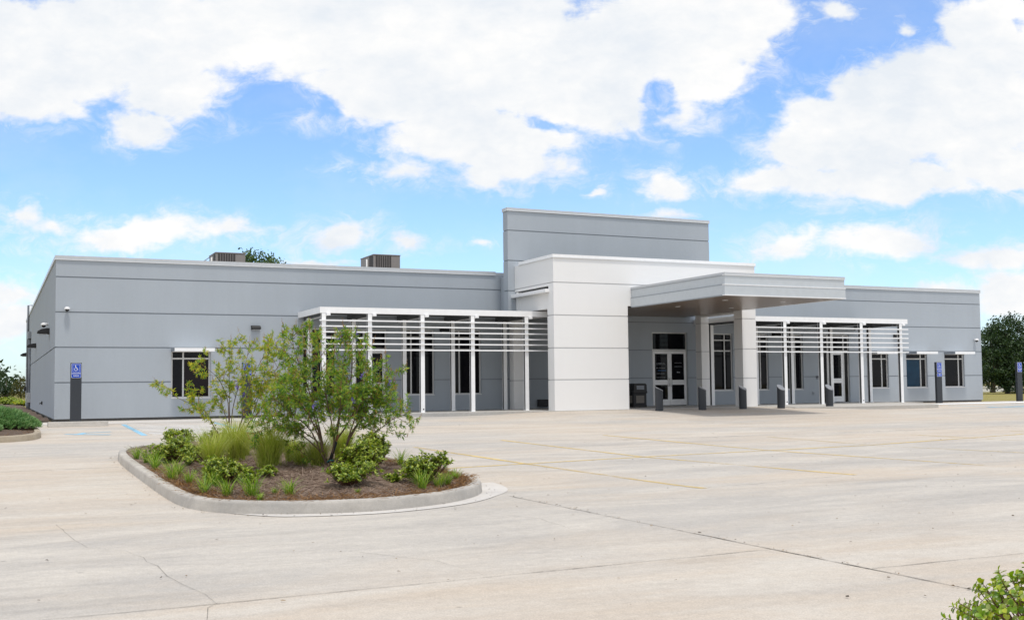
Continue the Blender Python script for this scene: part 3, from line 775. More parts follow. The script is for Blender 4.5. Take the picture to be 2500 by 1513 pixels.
# ------------------------------------------------------------------ bollards
def make_bollard(label, x, y, kx, ky):
    z0 = gz(x, y) - .02
    T = thing('bollard', label, 'bollard', (x, y, gz(x, y)), 'slant topped bollards in front of the entrance')
    n = 24; r = .148; b = MB(); cap = MB()
    lo = [(x + r * math.cos(2 * PI * k / n), y + r * math.sin(2 * PI * k / n)) for k in range(n)]
    slope = lambda px, py: gz(x, y) + .79 - kx * (px - x) + ky * (py - y)
    for k in range(n):
        a, c_ = lo[k], lo[(k + 1) % n]
        b.face([(a[0], a[1], z0), (c_[0], c_[1], z0), (c_[0], c_[1], slope(*c_)), (a[0], a[1], slope(*a))], 0, True)
    b.build('body', M['slate'], T)
    rings = [[(x + q * (px - x), y + q * (py - y), slope(x + q * (px - x), y + q * (py - y)) + dz) for px, py in lo] for q, dz in ((1.0, .0), (1.03, .004), (1.03, .022), (.97, .034))]
    for A_, B_ in zip(rings[:-1], rings[1:]):
        for k in range(n): cap.face([A_[k], A_[(k + 1) % n], B_[(k + 1) % n], B_[k]], 0, True)
    cap.face(rings[-1], 0)
    cap.build('cap', M['slatetop'], T)
for lab, x, y in (('leftmost dark bollard, in front of the white double doors', 22.13, -5.95), ('dark slant topped bollard in front of the rear entrance pier', 24.04, -5.96),
                  ('dark slant topped bollard in front of the front white entrance pier', 25.93, -5.93), ('dark bollard in front of the first post of the right pergola', 27.62, -6.1),
                  ('rightmost dark bollard, in front of the door under the right pergola', 30.16, -5.95)):
    kx, ky = {22.13: (.42, .2), 24.04: (.36, .3), 25.93: (.2, .48)}.get(x, (.04, .68)); make_bollard(lab, x, y, kx, ky)

# ------------------------------------------------------------------ litter bin
T = thing('litter_bin', 'black hooded litter bin with pebble panels beside the white entrance pier', 'litter bin', (23.95, -1.5, 0))
b = MB(); x0, x1, y0, y1 = 23.62, 24.26, -1.75, -1.2
b.box(x0, x1, y0, y1, 0, .10); b.box(x0 + .008, x1 - .008, y0 + .008, y1 - .008, .10, .56); b.build('body', M['plastic'], T, .015)
b = MB(); b.prism([(x0 - .01, .56), (x1 + .01, .56), (x1 + .03, .62), (x1, .66), (x1 - .01, .92), (x1 - .07, .97), (x0 + .07, .97), (x0 + .01, .92), (x0, .66), (x0 - .03, .62)], 'y', y0 - .03, y1 + .03); b.build('hood', M['plastic'], T, .02)
b = MB(); b.box(x0 + .13, x1 - .13, y0 - .002, y0 + .006, .17, .47); b.box(x0 - .002, x0 + .006, y0 + .10, y1 - .10, .17, .47); b.build('panel', M['aggregate'], T)
b = MB(); b.box(x0 + .14, x1 - .14, y0 - .034, y0 - .032, .72, .88); b.build('flap', M['conduit'], T)

# ------------------------------------------------------------------ accessible parking signs
def textobj(body, size, loc, parent, w=None):
    cu = bpy.data.curves.new('lettering', 'FONT'); cu.body = body; cu.size = size; cu.align_x = 'CENTER'; cu.align_y = 'CENTER'; cu.extrude = .001
    cu.offset = .0012
    cu.materials.append(M['signwhite'])
    o = bpy.data.objects.new('lettering', cu); put(o, parent); o.rotation_euler = (PI / 2, 0, 0)
    org = ORG[parent.name]; o.location = Vector(loc) - org
    me = bpy.data.meshes.new_from_object(o); me.name = 'lettering'
    for q_ in me.vertices: q_.co.x *= (w or 1)
    o2 = bpy.data.objects.new('lettering', me); put(o2, parent); o2.rotation_euler = o.rotation_euler; o2.location = o.location
    bpy.data.objects.remove(o); bpy.data.curves.remove(cu)
    return o2
def rrect(x0, x1, z0, z1, r, n=5):
    P = []
    for cx, cz, a0 in ((x1 - r, z1 - r, 0), (x0 + r, z1 - r, PI / 2), (x0 + r, z0 + r, PI), (x1 - r, z0 + r, 1.5 * PI)):
        for k in range(n + 1):
            a = a0 + PI / 2 * k / n; P.append((cx + r * math.cos(a), cz + r * math.sin(a)))
    return P
def sign_post(label, x, y, second=False):
    z0 = gz(x, y) - .05; w = .345
    T = thing('parking_sign', label, 'parking sign', (x, y, gz(x, y)), 'dark accessible parking sign posts')
    b = MB(); b.box(x - w / 2, x + w / 2, y, y + .13, z0, 1.845); b.build('post', M['slate'], T, .008)
    def plate(x0_, x1_, a, b_):
        p = MB(); p.prism(rrect(x0_, x1_, a, b_, .035), 'y', y - .012, y - .002, 0)
        p.prism(rrect(x0_ + .008, x1_ - .008, a + .008, b_ - .008, .03), 'y', y - .014, y - .011, 1)
        return p.build('sign_plate', [M['signwhite'], M['blue']], T)
    px0, px1 = x - w / 2 + .022, x + w / 2 - .018
    po = plate(px0, px1, 1.345, 1.825)
    m = MB(); yy0, yy1 = y - .0165, y - .0145; W_ = px1 - px0; s0 = px0 + W_ * .14; s1 = px1 - W_ * .14; a, b_ = 1.545, 1.785; t_ = .006
    m.box(s0, s1, yy0, yy1, a, a + t_); m.box(s0, s1, yy0, yy1, b_ - t_, b_); m.box(s0, s0 + t_, yy0, yy1, a + t_, b_ - t_); m.box(s1 - t_, s1, yy0, yy1, a + t_, b_ - t_)
    cx, cz = (s0 + s1) / 2 - .012, (a + b_) / 2
    # wheelchair figure: head, back, seat, leg, foot, wheel arc
    def poly(pts, wd):
        for (xa, za), (xb, zb) in zip(pts[:-1], pts[1:]):
            d = Vector((xb - xa, 0, zb - za)).normalized(); nrm = Vector((-d.z, 0, d.x)) * wd / 2
            q = [(xa + nrm.x, za + nrm.z), (xa - nrm.x, za - nrm.z), (xb - nrm.x, zb - nrm.z), (xb + nrm.x, zb + nrm.z)]
            m.prism(q, 'y', yy0, yy1)
    m.prism([(cx - .012 + .017 * math.cos(2 * PI * k / 12), cz + .082 + .017 * math.sin(2 * PI * k / 12)) for k in range(12)], 'y', yy0, yy1)
    poly([(cx - .010, cz + .062), (cx - .004, cz + .002), (cx + .034, cz + .002), (cx + .055, cz - .052), (cx + .074, cz - .044)], .019)
    poly([(cx - .006, cz + .030), (cx + .028, cz + .030)], .013)
    arc = [(cx - .002 + .050 * math.cos(t), cz - .030 + .050 * math.sin(t)) for t in lin(math.radians(140), math.radians(345), 14)]
    poly(arc, .014)
    m.build('wheelchair_symbol', M['signwhite'], po)
    textobj('HANDICAPPED', .048, ((px0 + px1) / 2, y - .0155, 1.49), po, .82); textobj('PARKING', .048, ((px0 + px1) / 2, y - .0155, 1.415), po, .9)
    if second:
        p2 = plate(px0, px1, 1.145, 1.315)
        textobj('VAN', .062, ((px0 + px1) / 2, y - .0155, 1.262), p2); textobj('ACCESSIBLE', .034, ((px0 + px1) / 2, y - .0155, 1.195), p2)
    return T
sign_post('dark parking sign post standing behind the wheel stop at the left corner', 2.46, -1.2)
sign_post('dark parking sign post half hidden behind the yellow tree', 8.08, -1.2)
sign_post('dark parking sign post with a second small plate, between the right hand windows', 41.16, -1.2, True)
sign_post('dark parking sign post at the right edge, in front of the large tree', 46.64, -1.2)

def wheel_stop(label, x, y, L):
    T = thing('wheel_stop', label, 'wheel stop', (x, y, gz(x, y)), 'concrete wheel stops')
    b = MB(); z = gz(x, y) - .01
    b.prism([(y - .26, z), (y + .26, z), (y + .20, z + .15), (y - .20, z + .15)], 'x', x - L / 2, x + L / 2)
    b.build('block', M['kerb'], T, .02)
    p = MB()
    for dx in (-.32, .32): p.tube([(x + dx * L, y, z + .145), (x + dx * L, y, z + .16)], .025, 8)
    p.build('anchor_pin', M['conduit'], T)
wheel_stop('pale concrete wheel stop in front of the left sign post', 2.28, -5.1, 1.66)
wheel_stop('pale concrete wheel stop beside the sign post at the right edge', 47.9, -2.0, 1.7)
# pale wheel run behind the stop
o = strip([(0.9, -2.6), (9.6, -2.6)], 2.6, 'ramp_apron', M['newcon'], .006)

# ------------------------------------------------------------------ vegetation helpers
def nrm(a):
    l = np.linalg.norm(a, axis=-1, keepdims=True); return a / np.maximum(l, 1e-9)

def leaves(pos, d, up, length, width, fold=.18, broad=False, curl=0.0):
    """one leaf per row: pointed (4 verts, 2 triangles as degenerate-free quads) or broad (6 verts, 2 quads)"""
    pos = np.asarray(pos, float); n = len(pos)
    d = nrm(np.asarray(d, float)); up = np.asarray(up, float)
    side = nrm(np.cross(d, up)); nn = nrm(np.cross(side, d))
    length = np.broadcast_to(np.asarray(length, float), (n,))[:, None]; width = np.broadcast_to(np.asarray(width, float), (n,))[:, None]
    def P(u, s, h): return pos + d * length * u + side * width * s + nn * (width * h - length * curl * u * u)
    if broad:
        V = np.stack([P(0, 0, 0), P(.38, .46, fold), P(.80, .40, fold), P(1, 0, 0), P(.80, -.40, fold), P(.38, -.46, fold)], 1)
        Q = np.array([[0, 3, 2, 1], [0, 5, 4, 3]])
        k = 6
    else:
        V = np.stack([P(0, 0, 0), P(.35, .5, fold), P(.72, .34, fold), P(1, 0, 0), P(.72, -.34, fold), P(.35, -.5, fold)], 1)
        Q = np.array([[0, 3, 2, 1], [0, 5, 4, 3]]); k = 6
    F = (np.arange(n) * k)[:, None, None] + Q[None]
    return V.reshape(-1, 3), F.reshape(-1, 4)

def cat(parts):
    V, F, o = [], [], 0
    for v, f in parts:
        V.append(v); F.append(f + o); o += len(v)
    return np.concatenate(V), np.concatenate(F)

def blades(base, az, lean, length, width, segs=4, droop=1.0, r=rng):
    """grass blades: strips that arch outwards"""
    n = len(base)
    out = np.stack([np.cos(az), np.sin(az), np.zeros(n)], 1); side = np.stack([-np.sin(az), np.cos(az), np.zeros(n)], 1)
    V = []
    for i in range(segs + 1):
        t = i / segs
        a = lean + droop * t * t * .9
        # integrate roughly along the arc
        h = length * t * np.cos(np.minimum(lean + droop * t * .35, 1.9)); q = length * t * np.sin(np.minimum(lean + droop * t * .45, 1.6))
        c = base + out * q[:, None] + np.array([0, 0, 1.0]) * h[:, None]
        w = width * (1 - t) ** .6 * (.75 + .5 * t) if i < segs else np.zeros(n)
        V += [c - side * (w / 2)[:, None], c + side * (w / 2)[:, None]]
    V = np.stack(V, 1); k = 2 * (segs + 1)
    Q = np.array([[2 * i, 2 * i + 1, 2 * i + 3, 2 * i + 2] for i in range(segs)])
    F = (np.arange(n) * k)[:, None, None] + Q[None]
    return V.reshape(-1, 3), F.reshape(-1, 4)

# ------------------------------------------------------------------ planted island
OUT = [(2.9, -16.35), (2.45, -16.75), (2.2, -17.5), (2.1, -18.6), (2.07, -20), (2.07, -22), (2.08, -24.3), (2.11, -25.6), (2.24, -26.35), (2.6, -26.95), (3.1, -27.32), (3.6, -27.5), (4.1, -27.58),
       (4.75, -27.42), (5.38, -27.1), (6.05, -26.38), (6.40, -25.55), (6.47, -24.7), (6.45, -22), (6.40, -18.2), (6.2, -17.1), (5.6, -16.45), (4.6, -16.2), (3.6, -16.2)]
def smooth_loop(P, n=2):
    for _ in range(n):
        Q = []
        for i in range(len(P)):
            a, b = P[i], P[(i + 1) % len(P)]
            Q += [(.75 * a[0] + .25 * b[0], .75 * a[1] + .25 * b[1]), (.25 * a[0] + .75 * b[0], .25 * a[1] + .75 * b[1])]
        P = Q
    return P
def inset(P, d):
    n = len(P); R = []
    for i in range(n):
        a, b = P[i - 1], P[(i + 1) % n]; dx, dy = b[0] - a[0], b[1] - a[1]; l = math.hypot(dx, dy) or 1
        R.append((P[i][0] - dy / l * d, P[i][1] + dx / l * d))
    return R
def kerb(name, P, mat, h=.15, wd=.15):
    prof = [(-.02, -.1), (0, 0), (.012, h - .035), (.022, h - .010), (.045, h), (wd - .012, h), (wd, h - .008), (wd, h - .1)]
    rings = []
    for d, z in prof:
        rings.append([(x, y, gz(*p0) + z) for (x, y), p0 in zip(inset(P, d), P)])
    mb = MB(); n = len(P)
    for A_, B_ in zip(rings[:-1], rings[1:]):
        for i in range(n):
            j = (i + 1) % n; mb.face([A_[i], A_[j], B_[j], B_[i]], 0, True)
    o = mb.build(name, mat); bm = bmesh.new(); bm.from_mesh(o.data); bmesh.ops.remove_doubles(bm, verts=bm.verts, dist=.0005); bmesh.ops.recalc_face_normals(bm, faces=bm.faces); bm.to_mesh(o.data); bm.free()
    tag(o, kind='structure'); return o
ISL = smooth_loop(OUT, 2)
kerb('island_kerb', ISL, M['kerb'])
# pale new concrete apron along the front and the right of the kerb
ap = MB()
front = [i for i, p in enumerate(ISL) if p[1] < -25.2 and p[0] > 2.5]
outl = inset(ISL, -.22)
for i in front:
    j = (i + 1) % len(ISL)
    wi = .25 + .12 * ss(5.9, 6.3, ISL[i][0])
    def off(p, q, d): 
        l = math.hypot(q[0] - p[0], q[1] - p[1]); return (p[0] + (q[0] - p[0]) / l * d, p[1] + (q[1] - p[1]) / l * d)
    wj = .25 + .12 * ss(5.9, 6.3, ISL[j][0])
    k0 = ss(2.5, 3.2, ISL[i][0]); k1 = ss(2.5, 3.2, ISL[j][0])
    a, b = off(ISL[i], outl[i], wi * k0), off(ISL[j], outl[j], wj * k1)
    ap.face([(ISL[i][0], ISL[i][1], gz(*ISL[i]) + .006), (a[0], a[1], gz(*a) + .006), (b[0], b[1], gz(*b) + .006), (ISL[j][0], ISL[j][1], gz(*ISL[j]) + .006)])
o = ap.build('kerb_apron', M['newcon']); tag(o, kind='structure')

def inside(x, y, P):
    c = False; n = len(P)
    for i in range(n):
        (xa, ya), (xb, yb) = P[i], P[i - 1]
        if (ya > y) != (yb > y) and x < (xb - xa) * (y - ya) / (yb - ya) + xa: c = not c
    return c
INN = inset(ISL, .15)
def edge_d(x, y, P):
    return min(math.hypot(x - a, y - b) for a, b in P)
def bedz(x, y):
    d = edge_d(x, y, INN)
    return gz(x, y) + .125 + .15 * ss(0.0, 1.5, d) + .025 * math.sin(3.1 * x + 1.7 * y) * ss(0, .5, d) + .018 * math.sin(7.3 * x - 4.1 * y) * ss(0, .4, d)
# mulch surface: fan of rings from the kerb inwards
def bed(name, P, zf, mat, cen, rings=14):
    V = []; n = len(P)
    for r in range(rings):
        t = 1 - (r / rings) ** .9 if r else 1.0
        for (x, y) in P:
            X, Y = cen[0] + (x - cen[0]) * t, cen[1] + (y - cen[1]) * t; V.append((X, Y, zf(X, Y)))
    V.append((cen[0], cen[1], zf(*cen))); F = []
    for r in range(rings - 1):
        for i in range(n):
            j = (i + 1) % n; F.append((r * n + i, r * n + j, (r + 1) * n + j, (r + 1) * n + i))
    mb = MB(); mb.v = V; mb.f = F + [((rings - 1) * n + i, (rings - 1) * n + (i + 1) % n, len(V) - 1) for i in range(n)]
    mb.m = [0] * len(mb.f); mb.sm = [True] * len(mb.f)
    return mb.build(name, mat)
bo = bed('mulch_bed', INN, bedz, M['mulch'], (4.2, -22.0)); tag(bo, kind='structure')
# loose pine straw
def straw(name, pts, zf, mat, lmin, lmax, wmin=.003, wmax=.006, up=.35):
    n = len(pts); pts = np.array([(x, y, zf(x, y) + .004) for x, y in pts])
    az = rng.uniform(0, 2 * PI, n); el = np.abs(rng.normal(0, up, n))
    d = np.stack([np.cos(az) * np.cos(el), np.sin(az) * np.cos(el), np.sin(el)], 1)
    v, f = leaves(pts, d, np.array([[0, 0, 1.0]] * n) + rng.normal(0, .3, (n, 3)), rng.uniform(lmin, lmax, n), rng.uniform(wmin, wmax, n), .1, False, .12)
    return npmesh(name, v, f, mat)
pts = []
while len(pts) < 15000:
    x, y = rnd.uniform(2.1, 6.3), rnd.uniform(-27.5, -16.3) if rnd.random() < .35 else rnd.uniform(-27.5, -23)
    if inside(x, y, INN): pts.append((x, y))
o = straw('pine_straw', pts, bedz, M['straw'], .05, .16); tag(o, kind='stuff')
pts = []
while len(pts) < 3800:
    x, y = rnd.uniform(2.1, 6.3), rnd.uniform(-27.5, -22)
    if inside(x, y, INN) and edge_d(x, y, INN) < abs(rnd.gauss(0, .28)): pts.append((x, y))
o = straw('dry_pine_straw', pts, lambda x, y: bedz(x, y) + .006, M['strawtan'], .06, .17); tag(o, kind='stuff')
pts = []
while len(pts) < 150:
    x, y = rnd.uniform(2.0, 6.7), rnd.uniform(-27.7, -23)
    if not inside(x, y, INN) and edge_d(x, y, INN) < .16: pts.append((x, y))
o = straw('stray_pine_straw', pts, lambda x, y: gz(x, y) + .152 if inside(x, y, ISL) else gz(x, y) + .008, M['strawtan'], .05, .13, up=.1); tag(o, kind='stuff')

# dead leaves, grit and twigs scattered over the concrete
pts = []
while len(pts) < 420:
    x, y = rnd.uniform(-4, 24), rnd.uniform(-36, -6) if rnd.random() < .5 else rnd.uniform(-34, -24)
    if not inside(x, y, ISL): pts.append((x, y))
for k in range(70):
    t_ = rnd.random(); pts.append((6.28 + rnd.gauss(0, .03), -26.8 - 9 * t_))
for k in range(90):
    a_ = rnd.choice(ISL); pts.append((a_[0] + rnd.gauss(0, .05) + (.12 if a_[0] > 4 else -.10), a_[1] + rnd.gauss(0, .08) - (.10 if a_[1] < -22 else 0)))
pts = [q for q in pts if not inside(q[0], q[1], ISL)]
o = straw('leaf_litter', pts, lambda x, y: gz(x, y) + .010, leafmat('dry dark litter', [(.05, .04, .03), (.12, .09, .06), (.24, .17, .10), (.32, .24, .15)], .05, .9, .1), .012, .045, .008, .02, .12); tag(o, kind='stuff')

# ---- multi-stemmed trees
RH = Vector((.904, -.4276, 0)); FH = Vector((.4276, .904, 0))
def spline(P, n=7):
    P = [Vector(p) for p in P]; Q = []
    for i in range(len(P) - 1):
        p0, p1, p2, p3 = P[max(i - 1, 0)], P[i], P[i + 1], P[min(i + 2, len(P) - 1)]
        for k in range(n):
            t = k / n
            Q.append(.5 * ((2 * p1) + (p2 - p0) * t + (2 * p0 - 5 * p1 + 4 * p2 - p3) * t * t + (3 * p1 - p0 - 3 * p2 + p3) * t ** 3))
    Q.append(P[-1]); return Q

def palmate(pos, d, r, size, V, F):
    """compound leaves: five narrow leaflets fanned out from one point"""
    n = len(pos); d = nrm(np.asarray(d)); rndv = r.normal(0, 1, (n, 3)); side = nrm(np.cross(d, rndv)); up = nrm(np.cross(side, d))
    up[:, 2] = np.abs(up[:, 2]); side = nrm(np.cross(d, up))
    for k, a in enumerate((-1.15, -.58, 0, .58, 1.15)):
        dd = d * math.cos(a) + side * math.sin(a) + r.normal(0, .12, (n, 3)) - np.array([0, 0, .18])
        L = size * (1.0 - .28 * abs(a)) * r.uniform(.8, 1.15, n)
        v, f = leaves(pos, dd, up + r.normal(0, .25, (n, 3)), L, L * .185, .15, False, .16)
        V.append((v, f))

def multistem(name, label, base, stems, leafmat_, kscale, r0=.02, dens=1.0, leafsize=.075, first=.42, seed=1, flowers=(), spikes=20, flowermat='purple'):
    r = np.random.default_rng(seed); rr = random.Random(seed)
    T = thing(name, label, 'tree', base)
    b = Vector(base)
    trunk = MB(); LV = []; SV = []
    for st in stems:
        depth = st[0]; dn = st[1]; raw = st[2:]
        pts = []
        for i, (a, c) in enumerate(raw):
            f_ = ((raw[i][1] - 0) / max(1.0, raw[-1][1])) if raw[0][1] > 60 else (i / (len(raw) - 1)) ** 1.2
            pts.append(b + RH * (a * kscale) + FH * (depth * f_) + Vector((0, 0, c * kscale)))
        sp = spline(pts, 6); n = len(sp)
        R = [max(.0035, r0 * dn ** .3 * (1 - .88 * i / (n - 1))) for i in range(n)]
        trunk.tube(sp, R, 7)
        i0 = int(n * first)
        for i in range(i0, n):
            t = (i - i0) / max(1, n - 1 - i0)
            tan = (sp[min(i + 1, n - 1)] - sp[max(i - 1, 0)]).normalized()
            for _ in range(1 if rr.random() < .5 else 0):
                LV.append((sp[i] + tan * rr.uniform(-.03, .03), Vector((rr.gauss(0, 1), rr.gauss(0, 1), rr.gauss(.1, .5))) + tan * .4))
            # side shoots, longer low on the stem
            k_ = dens * dn; k_ = int(k_) + (1 if rr.random() < k_ % 1 else 0)
            for _ in range(k_):
                L = rr.uniform(.16, .52) * (1 - .5 * t) * (.7 + .4 * dn)
                az = rr.uniform(0, 2 * PI)
                o_ = tan.orthogonal().normalized(); o2 = tan.cross(o_)
                dirn = (tan * .45 + (o_ * math.cos(az) + o2 * math.sin(az)) * .95 + Vector((0, 0, .22))).normalized()
                q = [sp[i], sp[i] + dirn * L * .5 + Vector((0, 0, .012)), sp[i] + dirn * L + Vector((0, 0, -.02 + .09 * rr.random()))]
                trunk.tube(q, [.0042, .003, .0018], 4, 1, False)
                for k in range(int(L / .034) + 2):
                    s_ = rr.uniform(.22, 1.0); p = q[0].lerp(q[1], s_ * 2) if s_ < .5 else q[1].lerp(q[2], s_ * 2 - 1)
                    az2 = rr.uniform(0, 2 * PI); w1 = dirn.orthogonal().normalized(); w2 = dirn.cross(w1)
                    d = (w1 * math.cos(az2) + w2 * math.sin(az2)) + dirn * rr.uniform(.2, .9)
                    LV.append((p + d.normalized() * rr.uniform(0, .03), d))
                if rr.random() < spikes / 40.0: SV.append((q[2], (dirn * .4 + Vector((0, 0, 1))).normalized(), rr.uniform(.07, .15)))
        tt = (sp[-1] - sp[-3]).normalized()
        SV.append((sp[-1], (tt + Vector((0, 0, .4))).normalized(), rr.uniform(.10, .18)))
    trunk.build('trunk', [M['bark'], M['stem']], T)
    parts = []
    palmate(np.array([tuple(p) for p, d in LV]), np.array([tuple(d) for p, d in LV]), r, leafsize, parts, None)
    v, f = cat(parts); npmesh('crown', v, f, leafmat_, T)
    # spent flower spikes
    def spike(lst, nm, mat, fat=1.0):
        P_, D_, L_ = [], [], []
        for p, d, L in lst:
            k = int(L / .006)
            for i in range(k):
                t = i / k; P_.append(tuple(p + d * L * t)); q = Vector((rr.gauss(0, 1), rr.gauss(0, 1), rr.gauss(.4, .5))); D_.append(tuple(q)); L_.append(.024 * fat * (1 - .6 * t))
        P_, D_, L_ = np.array(P_), np.array(D_), np.array(L_)
        v, f = leaves(P_, D_, r.normal(0, 1, (len(P_), 3)), L_, L_ * .55, .2, False, 0)
        npmesh(nm, v, f, mat, T)
    spike(SV, 'seed_spikes', M['spent'])
    if flowers:
        FL = [(b + RH * (a * kscale) + FH * dep + Vector((0, 0, c * kscale)), Vector((rr.gauss(0, .3), rr.gauss(0, .3), 1)).normalized(), .12) for a, c, dep in flowers]
        spike(FL, 'blossoms', M[flowermat], 2.0)
    return T

def rel(bx, by, L): return [((x - bx), (by - y)) for x, y in L]
bx, by = 1400, 1025
main = [
    (.0, 1.0, (1385, 1025), (1365, 900), (1310, 700), (1290, 560), (1270, 320), (1272, 75)),
    (.35, 1.0, (1390, 1020), (1350, 870), (1200, 760), (1070, 660), (1010, 580)),
    (-.35, 1.1, (1405, 1020), (1440, 830), (1400, 560), (1365, 300), (1350, 130)),
    (-.1, 1.0, (1430, 1010), (1520, 860), (1640, 640), (1720, 480), (1850, 375)),
    (-.25, .8, (1440, 1010), (1600, 860), (1740, 760), (1840, 690), (1935, 650)),
    (-.45, .9, (1390, 1020), (1330, 880), (1130, 720), (1020, 735), (940, 765)),
    (.3, 1.1, (1405, 1000), (1450, 800), (1480, 600), (1540, 400), (1545, 230), (1520, 120)),
    (.55, 1.0, (1350, 870), (1310, 760), (1240, 600), (1140, 450), (1090, 400)),
    (.15, .3, (1400, 1000), (1350, 985), (1210, 910), (1160, 870)),
    (.2, 1.1, (1450, 820), (1530, 700), (1590, 560), (1640, 330)),
    (-.6, 1.1, (1365, 900), (1350, 800), (1290, 640), (1200, 500), (1180, 430)),
    (-.55, 1.1, (1415, 1000), (1450, 800), (1500, 620), (1520, 480)),
    (.6, 1.1, (1440, 820), (1440, 700), (1450, 520), (1430, 380)),
    (-.3, 1.0, (1340, 890), (1320, 820), (1260, 720), (1120, 600), (1060, 540)),
    (-.15, 1.0, (1365, 890), (1330, 700), (1250, 420), (1180, 230), (1165, 110)),
    (.1, 1.1, (1520, 860), (1560, 760), (1650, 640), (1690, 560)),
    (-.2, .8, (1525, 850), (1570, 720), (1640, 560), (1760, 540), (1830, 500))]
main = [(d, n_) + tuple(rel(bx, by, p)) for d, n_, *p in main]
mt = multistem('chaste_tree', 'leafy green multi stemmed tree with purple flowers, front of the island', (4.43, -24.52, -.27), main, M['vitex'], .00214, .0135, 1.55, .080, .36, 4,
               flowers=[(1815 - bx, by - 460, -.2), (1640 - bx, by - 415, -.3), (1340 - bx, by - 605, -.55), (1460 - bx, by - 150, .2), (1600 - bx, by - 575, -.4), (1570 - bx, by - 130, .3)])
mb = Vector((4.43, -24.52, -.27)); K = .00214
def at_main(x, y, d): return mb + RH * ((x - bx) * K) + FH * d + Vector((0, 0, (by - y) * K))
t = MB(); t.tube([at_main(1405, 975, -.05), at_main(1430, 905, -.05), at_main(1452, 835, -.04)], [.022, .024, .024], 8); t.build('trunk_wrap', M['wrap'], mt)
t = MB(); t.tube([at_main(1453, 832, -.04), at_main(1468, 782, -.03)], [.017, .013], 8); t.build('bare_stub', M['rust'], mt)
t = MB(); c0 = at_main(1413, 968, -.05)
t.tube([c0 + RH * (.045 * math.cos(a)) + FH * (.045 * math.sin(a)) + Vector((0, 0, .02 * math.cos(a + 1))) for a in lin(0, 2 * PI, 14)], .008, 6); t.build('tie', M['tie'], mt)

bx2, by2 = 790, 905
yel = [
    (.1, .9, (770, 900), (778, 700), (775, 560), (772, 400), (770, 270), (725, 235)),
    (-.2, .9, (800, 880), (900, 740), (960, 600), (1010, 420), (1045, 300), (1050, 245)),
    (.25, 1.0, (780, 890), (795, 640), (830, 480), (870, 330), (885, 200)),
    (-.15, .75, (765, 900), (700, 780), (640, 660), (560, 585), (545, 565)),
    (-.1, .7, (778, 720), (770, 560), (710, 430), (640, 365), (610, 340)),
    (.2, .8, (790, 880), (860, 700), (930, 420), (1000, 260), (990, 190)),
    (-.3, .9, (800, 870), (920, 640), (1000, 500), (1120, 340), (1105, 210)),
    (.4, 1.0, (790, 890), (850, 700), (900, 560), (960, 480)),
    (-.35, 1.0, (790, 890), (880, 760), (990, 640), (1070, 520), (1100, 470)),
    (.3, .9, (780, 880), (760, 740), (720, 620), (690, 560)),
    (-.2, 1.0, (790, 880), (880, 720), (930, 600), (930, 470))]
yel = [(d, n_) + tuple(rel(bx2, by2, p)) for d, n_, *p in yel]
yel.append((-.1, .35) + tuple(rel(bx2, by2, [(745, 850), (650, 700), (560, 610), (440, 550), (400, 500), (315, 445)])))
multistem('chaste_tree', 'sparse yellowing multi stemmed tree behind the grasses on the island', (3.84, -20.28, -.19), yel, M['vitexy'], .002736, .010, .78, .090, .38, 9,
          flowers=[(840 - bx2, by2 - 500, -.2), (885 - bx2, by2 - 555, -.2)])

# ---- strap leaved tufts
def liriope(label, x, y, w, h, z=None, seed=0, grp='strappy tufts along the island kerb'):
    r = np.random.default_rng(seed + 77); z = bedz(x, y) - .01 if z is None else z
    T = thing('grass_tuft', label, 'grass tuft', (x, y, z), grp)
    w *= 1.08; h *= 1.08
    n = int(34 + 150 * w)
    base = np.array([x, y, z]) + np.stack([r.normal(0, w * .10, n), r.normal(0, w * .10, n), np.zeros(n)], 1)
    v, f = blades(base, r.uniform(0, 2 * PI, n), np.abs(r.normal(.25, .22, n)), h * r.uniform(.65, 1.22, n), r.uniform(.007, .013, n), 5, 1.1, r)
    npmesh('blades', v, f, M['liriope'], T)
LI = [((2.31, -19.72, .25, .26), 'strappy green tuft at the far left corner of the island kerb'),
      ((2.35, -20.66, .20, .28), 'strappy green tuft second from the far left corner of the island'),
      ((2.31, -22.12, .18, .25), 'narrow strappy tuft against the left kerb below the large leafy shrub'),
      ((2.32, -23.89, .26, .37), 'tall strappy tuft midway along the left island kerb'),
      ((2.50, -23.26, .17, .25), 'small strappy tuft just behind the tall tuft of the left kerb'),
      ((2.48, -24.38, .18, .24), 'thin strappy tuft in front of the tall tuft of the left kerb'),
      ((2.46, -25.72, .22, .27), 'strappy tuft nearest the stained left front bend of the kerb'),
      ((2.64, -26.30, .23, .28), 'spiky bright tuft at the front kerb below the round shrub'),
      ((2.90, -26.45, .30, .30), 'widest dark green strappy tuft at the front kerb'),
      ((3.29, -26.78, .23, .22), 'lone small spiky tuft in the open mulch at the front kerb'),
      ((2.90, -26.90, .11, .12), 'tiny wispy tuft at the front kerb beside the widest tuft'),
      ((5.01, -26.80, .24, .28), 'bright tuft with dry straw blades in front of the right hand shrub'),
      ((5.34, -26.55, .20, .26), 'strappy tuft right of the right hand shrub'),
      ((6.00, -25.55, .12, .18), 'little upright tuft alone at the right tip of the island'),
      ((5.66, -24.15, .22, .28), 'strappy tuft between the two right hand shrubs, at the back edge'),
      ((3.32, -18.61, .30, .30), 'pale tuft at the back of the island beside the back shrub'),
      ((3.95, -16.60, .30, .28), 'tuft at the back edge of the island left of the tall fine grass'),
      ((4.21, -16.75, .20, .24), 'slim tuft at the back edge of the island behind the hazy fine grass'),
      ((3.15, -26.60, .07, .09), 'tiny green sprout in the mulch left of the lone small tuft'),
      ((4.14, -26.85, .09, .07), 'low green sprout in the mulch at the front kerb below the big shrub')]
